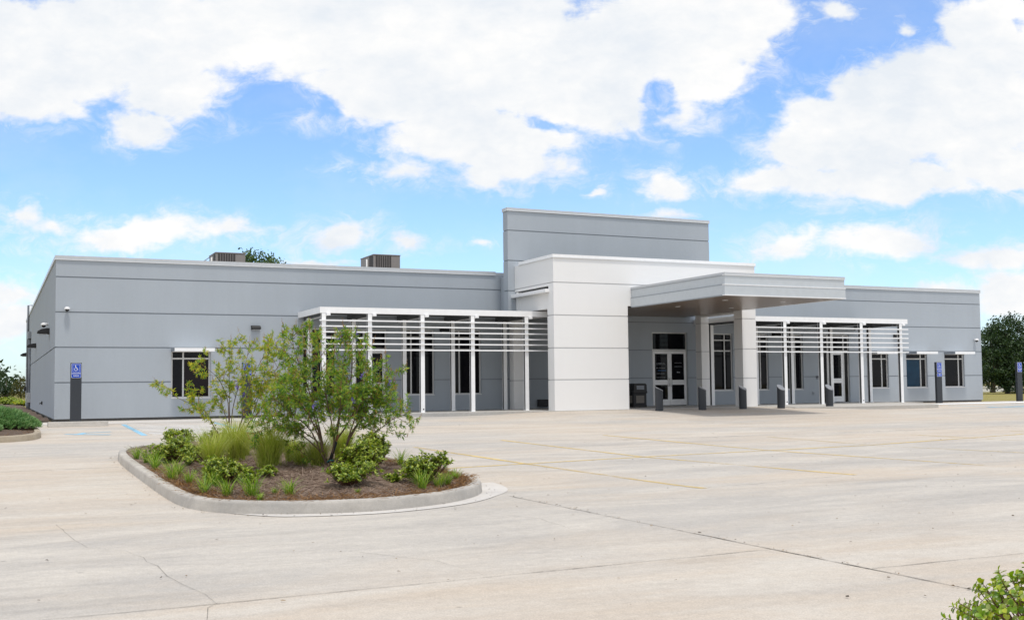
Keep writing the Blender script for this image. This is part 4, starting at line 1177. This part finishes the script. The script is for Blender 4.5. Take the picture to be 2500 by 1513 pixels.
LI += [((2.42, -21.3, .24, .28), 'leaning strappy tuft between the second corner tuft and the narrow one'),
       ((2.66, -25.15, .26, .28), 'soft strappy tuft between the small left shrub and the bend tuft'),
       ((2.95, -19.6, .26, .28), 'strappy tuft right of the large leafy shrub, towards the back'),
       ((5.62, -26.15, .20, .24), 'strappy tuft with straw tips close to the right tip of the kerb')]
for i, ((x, y, w_, h_), lab) in enumerate(LI): liriope(lab, x, y, w_, h_, seed=i)

# ---- fine clumping grasses
def muhly(label, x, y, w, h, seed):
    r = np.random.default_rng(seed + 300); z = bedz(x, y) - .01
    T = thing('ornamental_grass', label, 'ornamental grass', (x, y, z), 'fine clumping grasses in the middle of the island')
    n = int(500 + 1900 * w)
    base = np.array([x, y, z]) + np.stack([r.normal(0, w * .13, n), r.normal(0, w * .13, n), np.zeros(n)], 1)
    v, f = blades(base, r.uniform(0, 2 * PI, n), np.abs(r.normal(.14, .19, n)), h * r.uniform(.5, 1.28, n), r.uniform(.004, .0075, n), 5, .85, r)
    npmesh('blades', v, f, M['muhly'], T)
for i, (q, lab) in enumerate([((2.99, -23.29, .22, .60), 'thin hazy column of fine grass left of the round shrub'), ((3.54, -22.23, .46, .68), 'tall yellow green fine grass clump below the yellow tree'),
                              ((3.62, -24.23, .52, .62), 'widest fine grass clump, left of the green tree trunk'), ((4.23, -23.12, .26, .40), 'small fine grass clump between the widest clump and the green tree'),
                              ((4.16, -24.03, .25, .27), 'lowest fine grass clump in the mulch left of the green tree trunk'), ((4.32, -24.33, .30, .46), 'fine grass clump hugging the left of the green tree trunk'),
                              ((4.98, -23.34, .42, .52), 'fine grass clump right behind the green tree trunk'), ((3.79, -21.6, .28, .42), 'fine grass clump behind the tall clump below the yellow tree')]):
    muhly(lab, *q, i)

# ---- rounded evergreen shrubs
def shrub(label, x, y, w, h, seed, z=None, mat='hawthorn', leaf=.045, dens=1.35, name='shrub', grp='rounded evergreen shrubs on the island', broadw=.5, skirt=.15):
    w *= 1.36; h *= 1.3
    r = np.random.default_rng(seed + 900); z = bedz(x, y) - .02 if z is None else z
    T = thing(name, label, 'shrub', (x, y, z), grp)
    nw = int(120 * dens * (w * h) / .12) + 16
    lob = [(r.normal(0, w * .24), r.normal(0, w * .24), r.uniform(.25, .62) * h, r.uniform(.15, .34) * w, r.uniform(.22, .42) * h) for _ in range(6)]
    tips = []; st = MB()
    for i in range(nw):
        c = lob[r.integers(0, 6)]; d = r.normal(0, 1, 3); d /= np.linalg.norm(d); d[2] = abs(d[2]) * 1.1 - .25
        q = r.uniform(.45, 1.15) if r.random() < .82 else r.uniform(1.2, 1.6)
        p = np.array([x + c[0] + d[0] * c[3] * q, y + c[1] + d[1] * c[3] * q, z + max(skirt * h * r.uniform(.4, 1.2), c[2] + d[2] * c[4] * q)])
        tips.append((p, d))
        if i % 3 == 0: st.tube([(x + c[0] * .2, y + c[1] * .2, z), ((x + c[0] * .6 + p[0]) / 2 * .5 + p[0] * .5 - (p[0] - x) * .2, p[1] - (p[1] - y) * .3, z + (p[2] - z) * .55), tuple(p)], [.007, .005, .003], 4, cap=False)
    st.build('stems', M['stem'], T)
    P_, D_, U_, L_ = [], [], [], []
    for p, d in tips:
        ax = np.array([d[0] * .6, d[1] * .6, .9]); ax /= np.linalg.norm(ax)
        k = r.integers(6, 10)
        for j in range(k):
            a = 2.4 * j + r.uniform(-.3, .3); o_ = np.cross(ax, [math.cos(a), math.sin(a), .1]); o_ /= np.linalg.norm(o_)
            el = r.uniform(.15, .9)
            P_.append(p - ax * r.uniform(0, .035)); D_.append(o_ * math.cos(el) + ax * math.sin(el)); U_.append(ax); L_.append(leaf * r.uniform(.65, 1.2))
    L_ = np.array(L_); v, f = leaves(P_, D_, U_, L_, L_ * broadw, .14, True, .15)
    npmesh('leaves', v, f, M[mat], T)
    return T
for i, (q, lab) in enumerate([((2.80, -20.95, .66, .40), 'large leafy shrub at the left of the island, behind the left kerb tufts'), ((3.02, -24.75, .46, .36), 'round dense shrub in the left middle of the island'),
                              ((3.42, -25.12, .28, .15), 'low spreading shrub under the widest fine grass clump'), ((4.12, -26.4, .42, .27), 'low dark shrub in front of the green tree, beside bare twigs'),
                              ((4.62, -25.45, .52, .40), 'big bushy shrub just right of the green tree trunk'), ((5.45, -23.75, .34, .44), 'tall shrub standing up behind the big bushy shrub'),
                              ((5.19, -26.35, .40, .38), 'open shrub near the right tip of the island'), ((4.86, -26.15, .22, .12), 'tiny low shrub left of the open right hand shrub'),
                              ((3.36, -17.0, .44, .30), 'shrub at the far back left corner of the island'), ((3.10, -25.56, .24, .19), 'small shrub behind the widest strappy tuft'),
                              ((2.84, -21.94, .28, .30), 'dark shrub below the large leafy shrub at the left'), ((3.82, -19.22, .28, .34), 'dark shrub at the foot of the yellow tree'),
                              ((2.70, -24.9, .22, .24), 'small shrub between the left kerb tufts and the round shrub'), ((3.05, -22.55, .34, .26), 'low shrub just left of the hazy column of fine grass'), ((4.95, -24.6, .36, .40), 'bright shrub partly behind the big bushy shrub, left of the tall one')]):
    shrub(lab, *q, i)
# bare twiggy wisps beside the low dark shrub
T = thing('dead_twigs', 'bunch of bare grey twigs beside the low dark shrub', 'twigs', (4.3, -26.35, bedz(4.3, -26.35)), None)
n = 60; base = np.array([4.3, -26.35, bedz(4.3, -26.35)]) + np.stack([rng.normal(0, .06, n), rng.normal(0, .06, n), np.zeros(n)], 1)
v, f = blades(base, rng.uniform(0, 2 * PI, n), np.abs(rng.normal(.4, .3, n)), rng.uniform(.12, .3, n), np.full(n, .004), 3, .8); npmesh('twigs', v, f, M['straw'], T)

# ---- left planter
PL = [(1.1, -8.0), (.98, -6.0), (.6, -4.0), (-1, -2.6), (-6, -2.0), (-14, -2.0), (-14, -12.2), (-6, -12.3), (-1, -12.2), (.3, -11.95), (.85, -11.45), (1.08, -10.6), (1.12, -9.4)]
PL = smooth_loop(PL, 1)
kerb('planter_kerb', PL, M['oldkerb'], .15, .16)
PIN = inset(PL, .16)
o = bed('planter_mulch', PIN, lambda x, y: gz(x, y) + .125 + .08 * ss(0, 1, edge_d(x, y, PIN)), M['soil'], (-5, -7)); tag(o, kind='structure')
pts = []
while len(pts) < 1500:
    x, y = rnd.uniform(-1.5, 1.1), rnd.uniform(-12.1, -6)
    if inside(x, y, PIN): pts.append((x, y))
o = straw('planter_straw', pts, lambda x, y: gz(x, y) + .13, M['strawtan'], .06, .16); tag(o, kind='stuff')
o = grid_mesh('soil_strip', lin(-5, 1.80, 8), lin(-.2, 60, 30), lambda x, y: gz(x, y) - .02 + (.10 if x > .9 else .14) * 1.0 * (.5 + .5 * math.sin(x * 2 + y)), M['soil'])
def juniper(label, x, y, w, h, seed, z):
    r = np.random.default_rng(seed + 50)
    T = thing('juniper_shrub', label, 'juniper', (x, y, z), 'low junipers in the left planter')
    n = int(430 * w * w) + 60; st = MB()
    a = r.uniform(0, 2 * PI, n); q = np.sqrt(r.uniform(0, 1, n)) * w / 2
    P_ = np.stack([x + q * np.cos(a), y + q * np.sin(a), z + h * (1 - (q / (w / 2)) ** 2.2) * r.uniform(.45, 1.05, n) + .05], 1)
    out = np.stack([np.cos(a), np.sin(a), np.full(n, .55)], 1) + r.normal(0, .35, (n, 3))
    for k in range(0, n, 14): st.tube([(x, y, z), tuple((P_[k] + np.array([x, y, z])) / 2), tuple(P_[k])], [.012, .008, .003], 4, cap=False)
    st.build('stems', M['stem'], T)
    parts = []
    out = nrm(out)
    for k in range(9):
        t = (k % 5) / 5.0; sd = nrm(np.cross(out, r.normal(0, 1, (n, 3))))
        d = out + sd * (.65 if k else 0) ; L = (.16 * (1 - t * .6)) * r.uniform(.7, 1.2, n)
        parts.append(leaves(P_ + out * (.16 * t)[..., None] if hasattr(t, 'shape') else P_ + out * .16 * t, d, r.normal(0, 1, (n, 3)), L, L * .16, .2, False, .1))
    v, f = cat(parts); npmesh('foliage', v, f, M['juniper'], T)
for i, (q, lab) in enumerate([((.05, -8.6, 2.0, .42), 'blue green juniper nearest the planter corner'), ((-.75, -10.2, 1.7, .32), 'lower blue green juniper behind the front planter kerb'), ((-.6, -6.2, 2.6, .50), 'spreading juniper behind the corner juniper, before the wall'), ((-3.0, -8.6, 3.0, .50), 'wide juniper at the left picture edge')]):
    juniper(lab, q[0], q[1], q[2], q[3], i, gz(q[0], q[1]) + .14)
shrub('small yellowed weed by the front planter kerb', -.25, -11.5, .30, .14, 55, gz(-.2, -11.5) + .14, 'vitexy', .05, .7, 'weed_clump', None)

# ---- nearest bush, lower right
bm_o = bed('bush_bed', [(5.2 + .62 * math.cos(a), -36.15 + .55 * math.sin(a)) for a in lin(0, 2 * PI, 28)[:-1]], lambda x, y: gz(x, y) + .012 + .10 * ss(.62, .2, math.hypot(x - 5.2, y + 36.15)), M['mulch'], (5.2, -36.15), 6); tag(bm_o, kind='structure')
def near_bush():
    r = np.random.default_rng(21); rr = random.Random(21)
    bx_, by_ = 4.95, -36.10; z = gz(bx_, by_) + .08
    T = thing('shrub', 'bright green round leaved bush nearest the camera, lower right corner', 'shrub', (bx_, by_, z))
    st = MB(); P_, D_, U_, L_ = [], [], [], []
    tops = []
    for k in range(120):
        a = rr.uniform(0, 2 * PI); q = math.sqrt(rr.random()) * .57
        px, py = bx_ + q * math.cos(a), by_ + q * math.sin(a) * .9
        h = (.30 + .12 * rr.random()) * (1 - (q / .60) ** 2) + .05
        # rises towards the right hand side
        s_ = (px - bx_) * .904 + (py - by_) * -.4276
        h *= 1.0 + .22 * s_ / .5
        tops.append(Vector((px, py, z + max(.06, h))))
    tops += [Vector((bx_, by_, z)) + RH * .10 + FH * -.05 + Vector((0, 0, .54)), Vector((bx_, by_, z)) + RH * .19 + Vector((0, 0, .50)), Vector((bx_, by_, z)) + RH * .14 + FH * .08 + Vector((0, 0, .46)), Vector((bx_, by_, z)) + RH * .31 + Vector((0, 0, .44))]
    for tp in tops:
        b0 = Vector((bx_, by_, z)) + Vector((rr.gauss(0, .05), rr.gauss(0, .05), 0))
        mid = b0.lerp(tp, .55) + Vector((rr.gauss(0, .02), rr.gauss(0, .02), .01))
        q = spline([b0, mid, tp], 5); st.tube(q, [.0055 - .0035 * i / 10 for i in range(len(q))], 5, cap=False)
        ax = (q[-1] - q[-4]).normalized()
        for j in range(rr.randint(11, 16)):
            a = 2.4 * j + rr.uniform(-.4, .4); s_ = rr.uniform(0, 1)
            o_ = ax.cross(Vector((math.cos(a), math.sin(a), .05))).normalized(); el = .25 + .8 * (1 - s_) if j < 5 else rr.uniform(.1, .6)
            P_.append(tuple(q[-1] - ax * (.16 * s_ * s_))); D_.append(tuple(o_ * math.cos(el) + ax * math.sin(el))); U_.append(tuple(ax)); L_.append(rr.uniform(.026, .042))
    st.build('stems', M['stem'], T)
    L_ = np.array(L_); pos = np.array(P_); d = nrm(np.array(D_)); up = np.array(U_)
    side = nrm(np.cross(d, up)); nn = nrm(np.cross(side, d)); n = len(pos)
    prof = [(0, .03), (.22, .26), (.45, .34), (.68, .36), (.86, .26), (1.0, .02)]
    V = []
    for u, s_ in prof:
        c = pos + d * (L_ * u)[:, None] - nn * (L_ * .16 * u * u)[:, None]
        V += [c - side * (L_ * s_)[:, None] + nn * (L_ * s_ * .3)[:, None], c, c + side * (L_ * s_)[:, None] + nn * (L_ * s_ * .3)[:, None]]
    V = np.stack(V, 1); Q = []
    for i in range(5):
        for s_ in (0, 1): Q.append([3 * i + s_, 3 * i + s_ + 1, 3 * i + s_ + 4, 3 * i + s_ + 3])
    F_ = (np.arange(n) * 18)[:, None, None] + np.array(Q)[None]
    npmesh('leaves', V.reshape(-1, 3), F_.reshape(-1, 4), M['bushleaf'], T)
near_bush()
T = thing('grass_tuft', 'few thin grass blades at the bottom edge left of the near bush', 'grass tuft', (4.62, -36.0, gz(4.6, -36)))
n = 9; base = np.array([4.62, -36.0, gz(4.6, -36)]) + np.stack([rng.normal(0, .08, n), rng.normal(0, .05, n), np.zeros(n)], 1)
v, f = blades(base, rng.uniform(0, 2 * PI, n), np.abs(rng.normal(.2, .2, n)), rng.uniform(.2, .34, n), np.full(n, .004), 5, 1.0); npmesh('blades', v, f, M['liriope'], T)

# ------------------------------------------------------------------ far trees
def tree(label, x, y, z, h, lobes, seed, mat='oak', leaf=.22, n=5000, trunk_r=.22, grp='trees beyond the building', name='tree', trunk_h=None):
    """lobes: (dx, dy, dz, r) clumps of the crown in metres above the base"""
    r = np.random.default_rng(seed); rr = random.Random(seed)
    T = thing(name, label, 'tree', (x, y, z), grp)
    tr = MB(); th = trunk_h or h * .45
    tr.tube([(x, y, z - .1), (x + .05, y, z + th * .5), (x, y + .05, z + th), (x, y, z + h * .8)], [trunk_r, trunk_r * .8, trunk_r * .6, trunk_r * .12], 8)
    for dx, dy, dz, q in lobes:
        tr.tube([(x, y, z + min(th * .8, dz * .6)), (x + dx * .5, y + dy * .5, z + dz * .75), (x + dx, y + dy, z + dz)], [trunk_r * .42, trunk_r * .22, .03], 5, cap=False)
    tr.build('trunk', M['barkgrey'], T)
    vol = np.array([q ** 2 for *_, q in lobes]); vol = vol / vol.sum()
    cent = []; 
    for k, (dx, dy, dz, q) in enumerate(lobes):
        m = max(4, int(n / 26 * vol[k]))
        d = nrm(r.normal(0, 1, (m, 3))); rad = q * r.uniform(.35, 1.05, m) ** .6
        cent.append(np.array([x + dx, y + dy, z + dz]) + d * rad[:, None] * np.array([1, 1, .85]))
    cent = np.concatenate(cent)
    m = 26; C_ = np.repeat(cent, m, 0) + r.normal(0, leaf * 1.15, (len(cent) * m, 3)) * np.array([1, 1, .7])
    d = r.normal(0, 1, C_.shape); d[:, 2] -= .3
    L = leaf * r.uniform(.6, 1.25, len(C_))
    v, f = leaves(C_, d, r.normal(0, 1, C_.shape) + np.array([0, 0, .8]), L, L * .55, .15, True, .1)
    npmesh('crown', v, f, M[mat], T)
gy = -.17
tree('large round dark green tree beyond the right end of the building', 76.5, 25, gy, 6.9,
     [(.3, 0, 5.0, 1.9), (-1.3, .3, 3.9, 1.8), (1.7, 0, 4.4, 1.8), (.2, -.8, 3.2, 2.1), (-.2, .5, 2.2, 1.9), (1.9, .6, 2.6, 1.8), (-1.8, -.2, 2.3, 1.5), (.8, 0, 5.8, 1.0), (2.8, .4, 3.6, 1.5), (-.6, .2, 5.4, .9), (0, -.5, 1.5, 1.5), (2.4, .4, 1.7, 1.3), (-1.2, 0, 1.2, 1.1), (1.2, 0, 1.0, 1.2), (-2.2, .3, 3.1, 1.1), (-.3, -.6, .9, 1.0)], 31, n=21000, leaf=.19)
tree('thinner low tree touching the right end of the building', 74.6, 29, gy, 5.2, [(-.6, 0, 3.8, 1.0), (.2, .4, 3.0, 1.2), (-.9, 0, 2.4, 1.1), (-.4, 0, 4.5, .6), (-.8, .5, 1.4, 1.0), (-.2, 0, .8, .9), (-1.3, 0, .9, .8)], 32, n=4600, leaf=.19, trunk_r=.12)
tree('dark tree at the right edge behind the last sign post', 84, 33, gy, 6.2, [(0, 0, 4.2, 1.8), (1.6, 0, 3.4, 1.8), (-1.2, 0, 3.0, 1.5), (.4, 0, 2.0, 1.7)], 33, n=5000, leaf=.22)
tree('leafy treetop showing above the roof behind the smaller air conditioner', 17.6, 42, gy, 11.6, [(-.9, 0, 10.2, .9), (0, 0, 10.5, .95), (.9, 0, 10.0, .9), (1.5, 0, 10.0, .8), (-.2, 0, 9.2, 1.6), (1, .5, 8.6, 1.7), (-1.4, 0, 8.6, 1.4), (-.6, 0, 11.0, .5), (1.0, 0, 10.9, .4), (2.0, 0, 9.7, .6), (-1.5, 0, 9.9, .6)], 34, 'treetop', n=5200, leaf=.24, trunk_r=.25, trunk_h=6)
tree('tall dark tree at the left picture edge', -1.6, 60, gy, 4.2, [(.2, 0, 2.9, 1.1), (1.3, 0, 2.6, 1.0), (1.0, 0, 1.5, 1.1), (-1, 0, 2.4, 1.4), (-.6, 0, 1.2, 1.3), (.5, 0, 3.3, .6)], 35, n=5200, leaf=.13)
tree('lower dark green tree between the left edge tree and the olive tree', .95, 62, gy, 2.5, [(0, 0, 1.5, .7), (.5, 0, 1.3, .6), (-.4, 0, 1.1, .7), (.2, 0, .9, .7)], 36, n=2600, leaf=.12, trunk_r=.1)
tree('olive yellow tree touching the left end wall', 2.05, 61, gy, 3.0, [(0, 0, 1.7, .55), (.3, 0, 1.3, .5), (-.3, 0, 1.2, .5), (.1, 0, 2.1, .28), (.2, 0, .9, .5)], 37, 'oaky', .10, 2200, .07)
for k in range(16):
    tree('dark tree in the row far behind the others' if False else ('far tree in the distant row beyond the left end wall' if k < 6 else 'far tree in the distant row beyond the right end of the building'),
         (-30 + k * 6 + rnd.uniform(-1, 1)) if k < 6 else (110 + (k - 6) * 9 + rnd.uniform(-2, 2)), 120 + rnd.uniform(-6, 6), -.17, 5, [(0, 0, 3.2, 2.2), (1.8, 0, 2.6, 2.0), (-1.8, 0, 2.4, 2.0), (.3, 0, 1.5, 2.4)], 60 + k, n=900, leaf=.5, trunk_r=.2,
         grp='distant trees left' if k < 6 else 'distant trees right')
T = thing('garden_wall', 'low pale wall far beyond the lawn, under the large right tree', 'wall', (84, 38, -.17))
t = MB(); t.box(74, 94, 38, 38.3, -.3, .28); t.box(73.9, 94.1, 37.95, 38.35, .28, .38); t.build('wall', M['plate'], T)
for i, (x, y, w_, h_, mt_) in enumerate([(1.0, 52, 1.4, .5, 'hawthorn'), (2.0, 48, 1.0, .4, 'vitexy'), (-.6, 44, 1.8, .5, 'hawthorn')]):
    shrub(['low green shrub far behind the junipers', 'yellow green shrub at the far foot of the left end wall', 'low dark shrub at the left edge behind the junipers'][i], x, y, w_, h_, 70 + i, -.15, mt_, .12, .5, 'shrub', 'far shrubs beyond the left end wall')

# ------------------------------------------------------------------ sky
SUN = Vector((-.02, -.30, .955)).normalized()
W = bpy.data.worlds.new('World'); sc.world = W; W.use_nodes = True
nt = W.node_tree; L = nt.links.new
bg = nt.nodes['Background']
sky = N(nt, 'ShaderNodeTexSky'); sky.sky_type = 'NISHITA'; sky.sun_disc = False
sky.sun_elevation = math.asin(SUN.z); sky.sun_rotation = math.atan2(SUN.x, SUN.y)
sky.air_density = 1.0; sky.dust_density = .6; sky.ozone_density = 1.0
tc = N(nt, 'ShaderNodeTexCoord')
def dotn(v):
    n = N(nt, 'ShaderNodeVectorMath', operation='DOT_PRODUCT'); L(tc.outputs['Generated'], n.inputs[0]); n.inputs[1].default_value = v; return n.outputs['Value']
def mth(op, a, b=None, c=None, clamp=False):
    n = N(nt, 'ShaderNodeMath', operation=op); n.use_clamp = clamp
    for i, q in enumerate((a, b, c)):
        if q is None: continue
        if isinstance(q, (int, float)): n.inputs[i].default_value = q
        else: L(q, n.inputs[i])
    return n.outputs[0]
dR, dF, dU = dotn((.904, -.4276, 0)), dotn((.4276, .904, 0)), dotn((0, 0, 1))
den = mth('MAXIMUM', mth('ABSOLUTE', dF), .08)
p = mth('DIVIDE', dR, den); q = mth('DIVIDE', dU, den)
cmb = N(nt, 'ShaderNodeCombineXYZ'); L(p, cmb.inputs[0]); L(q, cmb.inputs[1])
PQ = cmb.outputs[0]
# warp so that cloud outlines billow
wn = N(nt, 'ShaderNodeTexNoise', i_Scale=9.0, i_Detail=5.0, i_Roughness=.6); L(PQ, wn.inputs['Vector'])
ws = N(nt, 'ShaderNodeVectorMath', operation='SUBTRACT'); L(wn.outputs['Color'], ws.inputs[0]); ws.inputs[1].default_value = (.5, .5, .5)
wm = N(nt, 'ShaderNodeVectorMath', operation='MULTIPLY_ADD'); L(ws.outputs[0], wm.inputs[0]); wm.inputs[1].default_value = (.07, .05, 0); L(PQ, wm.inputs[2])
WP = wm.outputs[0]
BL = [(150, 110, 330, 150), (500, 70, 430, 110), (420, 215, 160, 80), (360, 290, 110, 60), (460, 265, 120, 42), (70, 250, 150, 65), (900, 50, 520, 150), (980, 210, 290, 95), (1200, 150, 420, 190), (1450, 180, 310, 160),
      (1640, 70, 320, 130), (1690, 155, 140, 95), (1150, 330, 260, 90), (980, 405, 130, 36), (1230, 400, 170, 60), (1610, 278, 95, 42), (790, 280, 120, 25), (1330, 340, 130, 40),
      (2270, 260, 330, 170), (2085, 338, 255, 112), (1930, 275, 105, 48), (2215, 190, 160, 80), (2185, 62, 26, 18), (2090, 200, 60, 30), (2400, 90, 150, 120), (2150, 440, 320, 65), (1850, 440, 130, 50), (1600, 455, 90, 48), (2420, 400, 200, 80), (2000, 20, 60, 30),
      (130, 545, 130, 36), (330, 565, 260, 42), (560, 560, 130, 30), (60, 530, 60, 36), (800, 585, 90, 40), (982, 588, 68, 24), (1155, 600, 34, 14), (1890, 590, 110, 40), (2100, 590, 190, 50),
      (2380, 625, 150, 40), (1620, 525, 100, 24), (60, 700, 130, 40), (60, 770, 150, 60), (2420, 720, 110, 60), (2260, 700, 90, 20), (760, 632, 120, 12), (1430, 458, 30, 10), (-400, 200, 350, 200), (2900, 300, 400, 250), (1200, -500, 1500, 330)]
run = None
for (x, y, rx, ry) in BL:
    pp = (x - 1231) * 3.86e-4; qq = .0919 - x * 4.2e-6 + (700 - y) * 3.878e-4
    a, b = rx * 3.86e-4, ry * 3.878e-4
    v = N(nt, 'ShaderNodeVectorMath', operation='MULTIPLY_ADD'); L(WP, v.inputs[0]); v.inputs[1].default_value = (1 / a, 1 / b, 0); v.inputs[2].default_value = (-pp / a, -qq / b, 0)
    l = N(nt, 'ShaderNodeVectorMath', operation='LENGTH'); L(v.outputs[0], l.inputs[0])
    s_ = mth('SUBTRACT', 1.0, l.outputs['Value'])
    s_ = mth('MULTIPLY', s_, min(1.6, max(.5, ry / 70.0)))
    run = s_ if run is None else mth('MAXIMUM', run, s_)
for (x, y, rx, ry, hk) in [(1596, 225, 72, 105, .62), (130, 148, 150, 50, .45), (1615, 48, 80, 44, .5), (650, 245, 130, 60, .7), (2445, 60, 60, 40, .5), (1300, 302, 130, 22, .3), (790, 250, 60, 60, .5), (1960, 110, 110, 110, .5)]:
    pp = (x - 1231) * 3.86e-4; qq = .0919 - x * 4.2e-6 + (700 - y) * 3.878e-4
    a, b = rx * 3.86e-4, ry * 3.878e-4
    v = N(nt, 'ShaderNodeVectorMath', operation='MULTIPLY_ADD'); L(WP, v.inputs[0]); v.inputs[1].default_value = (1 / a, 1 / b, 0); v.inputs[2].default_value = (-pp / a, -qq / b, 0)
    l = N(nt, 'ShaderNodeVectorMath', operation='LENGTH'); L(v.outputs[0], l.inputs[0])
    run = mth('SUBTRACT', run, mth('MULTIPLY', mth('SUBTRACT', 1.0, l.outputs['Value'], clamp=True), 1.5 * hk))
def smooth(a, lo, hi):
    n = N(nt, 'ShaderNodeMapRange'); n.interpolation_type = 'SMOOTHSTEP'; n.inputs['From Min'].default_value = lo; n.inputs['From Max'].default_value = hi; L(a, n.inputs['Value']); return n.outputs[0]
# added unseen cloud overhead, to the sides and behind, to brighten the walls
rest = mth('MAXIMUM', mth('MAXIMUM', smooth(mth('ABSOLUTE', p), .52, .8), smooth(q, .42, .6)), smooth(mth('MULTIPLY', dF, -1.0), -.1, .1))
run = mth('MAXIMUM', run, mth('MULTIPLY_ADD', rest, 1.4, -1.1))
mp = N(nt, 'ShaderNodeMapping'); mp.inputs['Scale'].default_value = (1, 1.7, 1); L(PQ, mp.inputs['Vector'])
n1 = N(nt, 'ShaderNodeTexNoise', i_Scale=13.0, i_Detail=9.0, i_Roughness=.6, i_Distortion=.15); L(mp.outputs[0], n1.inputs['Vector'])
n1b = N(nt, 'ShaderNodeTexNoise', i_Scale=42.0, i_Detail=8.0, i_Roughness=.62, i_Distortion=.3); L(mp.outputs[0], n1b.inputs['Vector'])
d0 = mth('MULTIPLY_ADD', mth('SUBTRACT', n1b.outputs['Fac'], .5), .55, mth('MULTIPLY_ADD', mth('SUBTRACT', n1.outputs['Fac'], .5), 1.5, run))
mr = N(nt, 'ShaderNodeMapRange'); mr.interpolation_type = 'SMOOTHSTEP'; mr.inputs['From Min'].default_value = -.08; mr.inputs['From Max'].default_value = .40; L(d0, mr.inputs['Value'])
alpha = mr.outputs[0]
# thin veil of broken haze near the clouds
n2 = N(nt, 'ShaderNodeTexNoise', i_Scale=4.0, i_Detail=6.0, i_Roughness=.6); L(mp.outputs[0], n2.inputs['Vector'])
veil = mth('MULTIPLY', mth('SUBTRACT', n2.outputs['Fac'], .46, clamp=True), .8, clamp=True)
alpha = mth('MAXIMUM', alpha, veil)
# torn wisps round the edges
mw = N(nt, 'ShaderNodeMapping'); mw.inputs['Scale'].default_value = (1, 1.5, 1); mw.inputs['Rotation'].default_value = (0, 0, -.35); L(WP, mw.inputs['Vector'])
nw = N(nt, 'ShaderNodeTexNoise', i_Scale=24.0, i_Detail=10.0, i_Roughness=.68, i_Distortion=.8); L(mw.outputs[0], nw.inputs['Vector'])
wisp = mth('MULTIPLY', smooth(d0, -.62, .12), mth('MULTIPLY', smooth(nw.outputs['Fac'], .40, .74), .75))
alpha = mth('MAXIMUM', alpha, wisp)
# light and dark within the clouds
n3 = N(nt, 'ShaderNodeTexNoise', i_Scale=7.0, i_Detail=7.0, i_Roughness=.55); L(mp.outputs[0], n3.inputs['Vector'])
cr = N(nt, 'ShaderNodeValToRGB'); cr.color_ramp.elements[0].position = .38; cr.color_ramp.elements[1].position = .62
CB = 6.6
cr.color_ramp.elements[0].color = (.80, .845, .90, 1); cr.color_ramp.elements[1].color = (1, .99, .975, 1); L(mth('MULTIPLY_ADD', n3.outputs['Fac'], .75, mth('MULTIPLY', n1b.outputs['Fac'], .25)), cr.inputs['Fac'])
cs = N(nt, 'ShaderNodeVectorMath', operation='SCALE'); L(cr.outputs['Color'], cs.inputs[0]); cs.inputs['Scale'].default_value = CB
# blue: Nishita lifted so that it reads as the bright midday blue
sk = N(nt, 'ShaderNodeVectorMath', operation='MULTIPLY'); L(sky.outputs['Color'], sk.inputs[0]); sk.inputs[1].default_value = (.93, 1.12, 1.40)
mix = N(nt, 'ShaderNodeMixRGB'); L(alpha, mix.inputs[0]); L(sk.outputs[0], mix.inputs[1]); L(cs.outputs[0], mix.inputs[2])
L(mix.outputs[0], bg.inputs['Color']); bg.inputs['Strength'].default_value = .15
W.cycles.sampling_method = 'MANUAL'; W.cycles.sample_map_resolution = 512

sl = bpy.data.lights.new('sun', 'SUN'); sl.energy = 2.3; sl.angle = math.radians(8); sl.color = (1.0, .94, .86)
so = bpy.data.objects.new('sun', sl); put(so); so.rotation_euler = SUN.to_track_quat('Z', 'Y').to_euler(); so.location = (0, -20, 30)

# ------------------------------------------------------------------ camera
cam = bpy.data.cameras.new('camera'); cam.sensor_width = 36; cam.sensor_fit = 'HORIZONTAL'
cam.lens = 2675.26 / 2500 * 36; cam.shift_y = 34.62 / 2500; cam.clip_start = .05; cam.clip_end = 3000
co = bpy.data.objects.new('camera', cam); put(co)
Rv, Uv, Fv = Vector((.90419738, -.42697304, -.01100492)), Vector((-.01416719, -.05573338, .99834517)), Vector((.42687982, .90254518, .05644298))
co.matrix_world = Matrix(((Rv.x, Uv.x, -Fv.x, 0), (Rv.y, Uv.y, -Fv.y, -40.168), (Rv.z, Uv.z, -Fv.z, .9126), (0, 0, 0, 1)))
sc.camera = co
sc.view_settings.view_transform = 'Standard'; sc.view_settings.look = 'None'; sc.view_settings.gamma = 1.0; sc.view_settings.exposure = 0.06
sc.cycles.max_bounces = 8; sc.cycles.diffuse_bounces = 4; sc.cycles.glossy_bounces = 3; sc.cycles.transparent_max_bounces = 8
sc.cycles.use_denoising = True
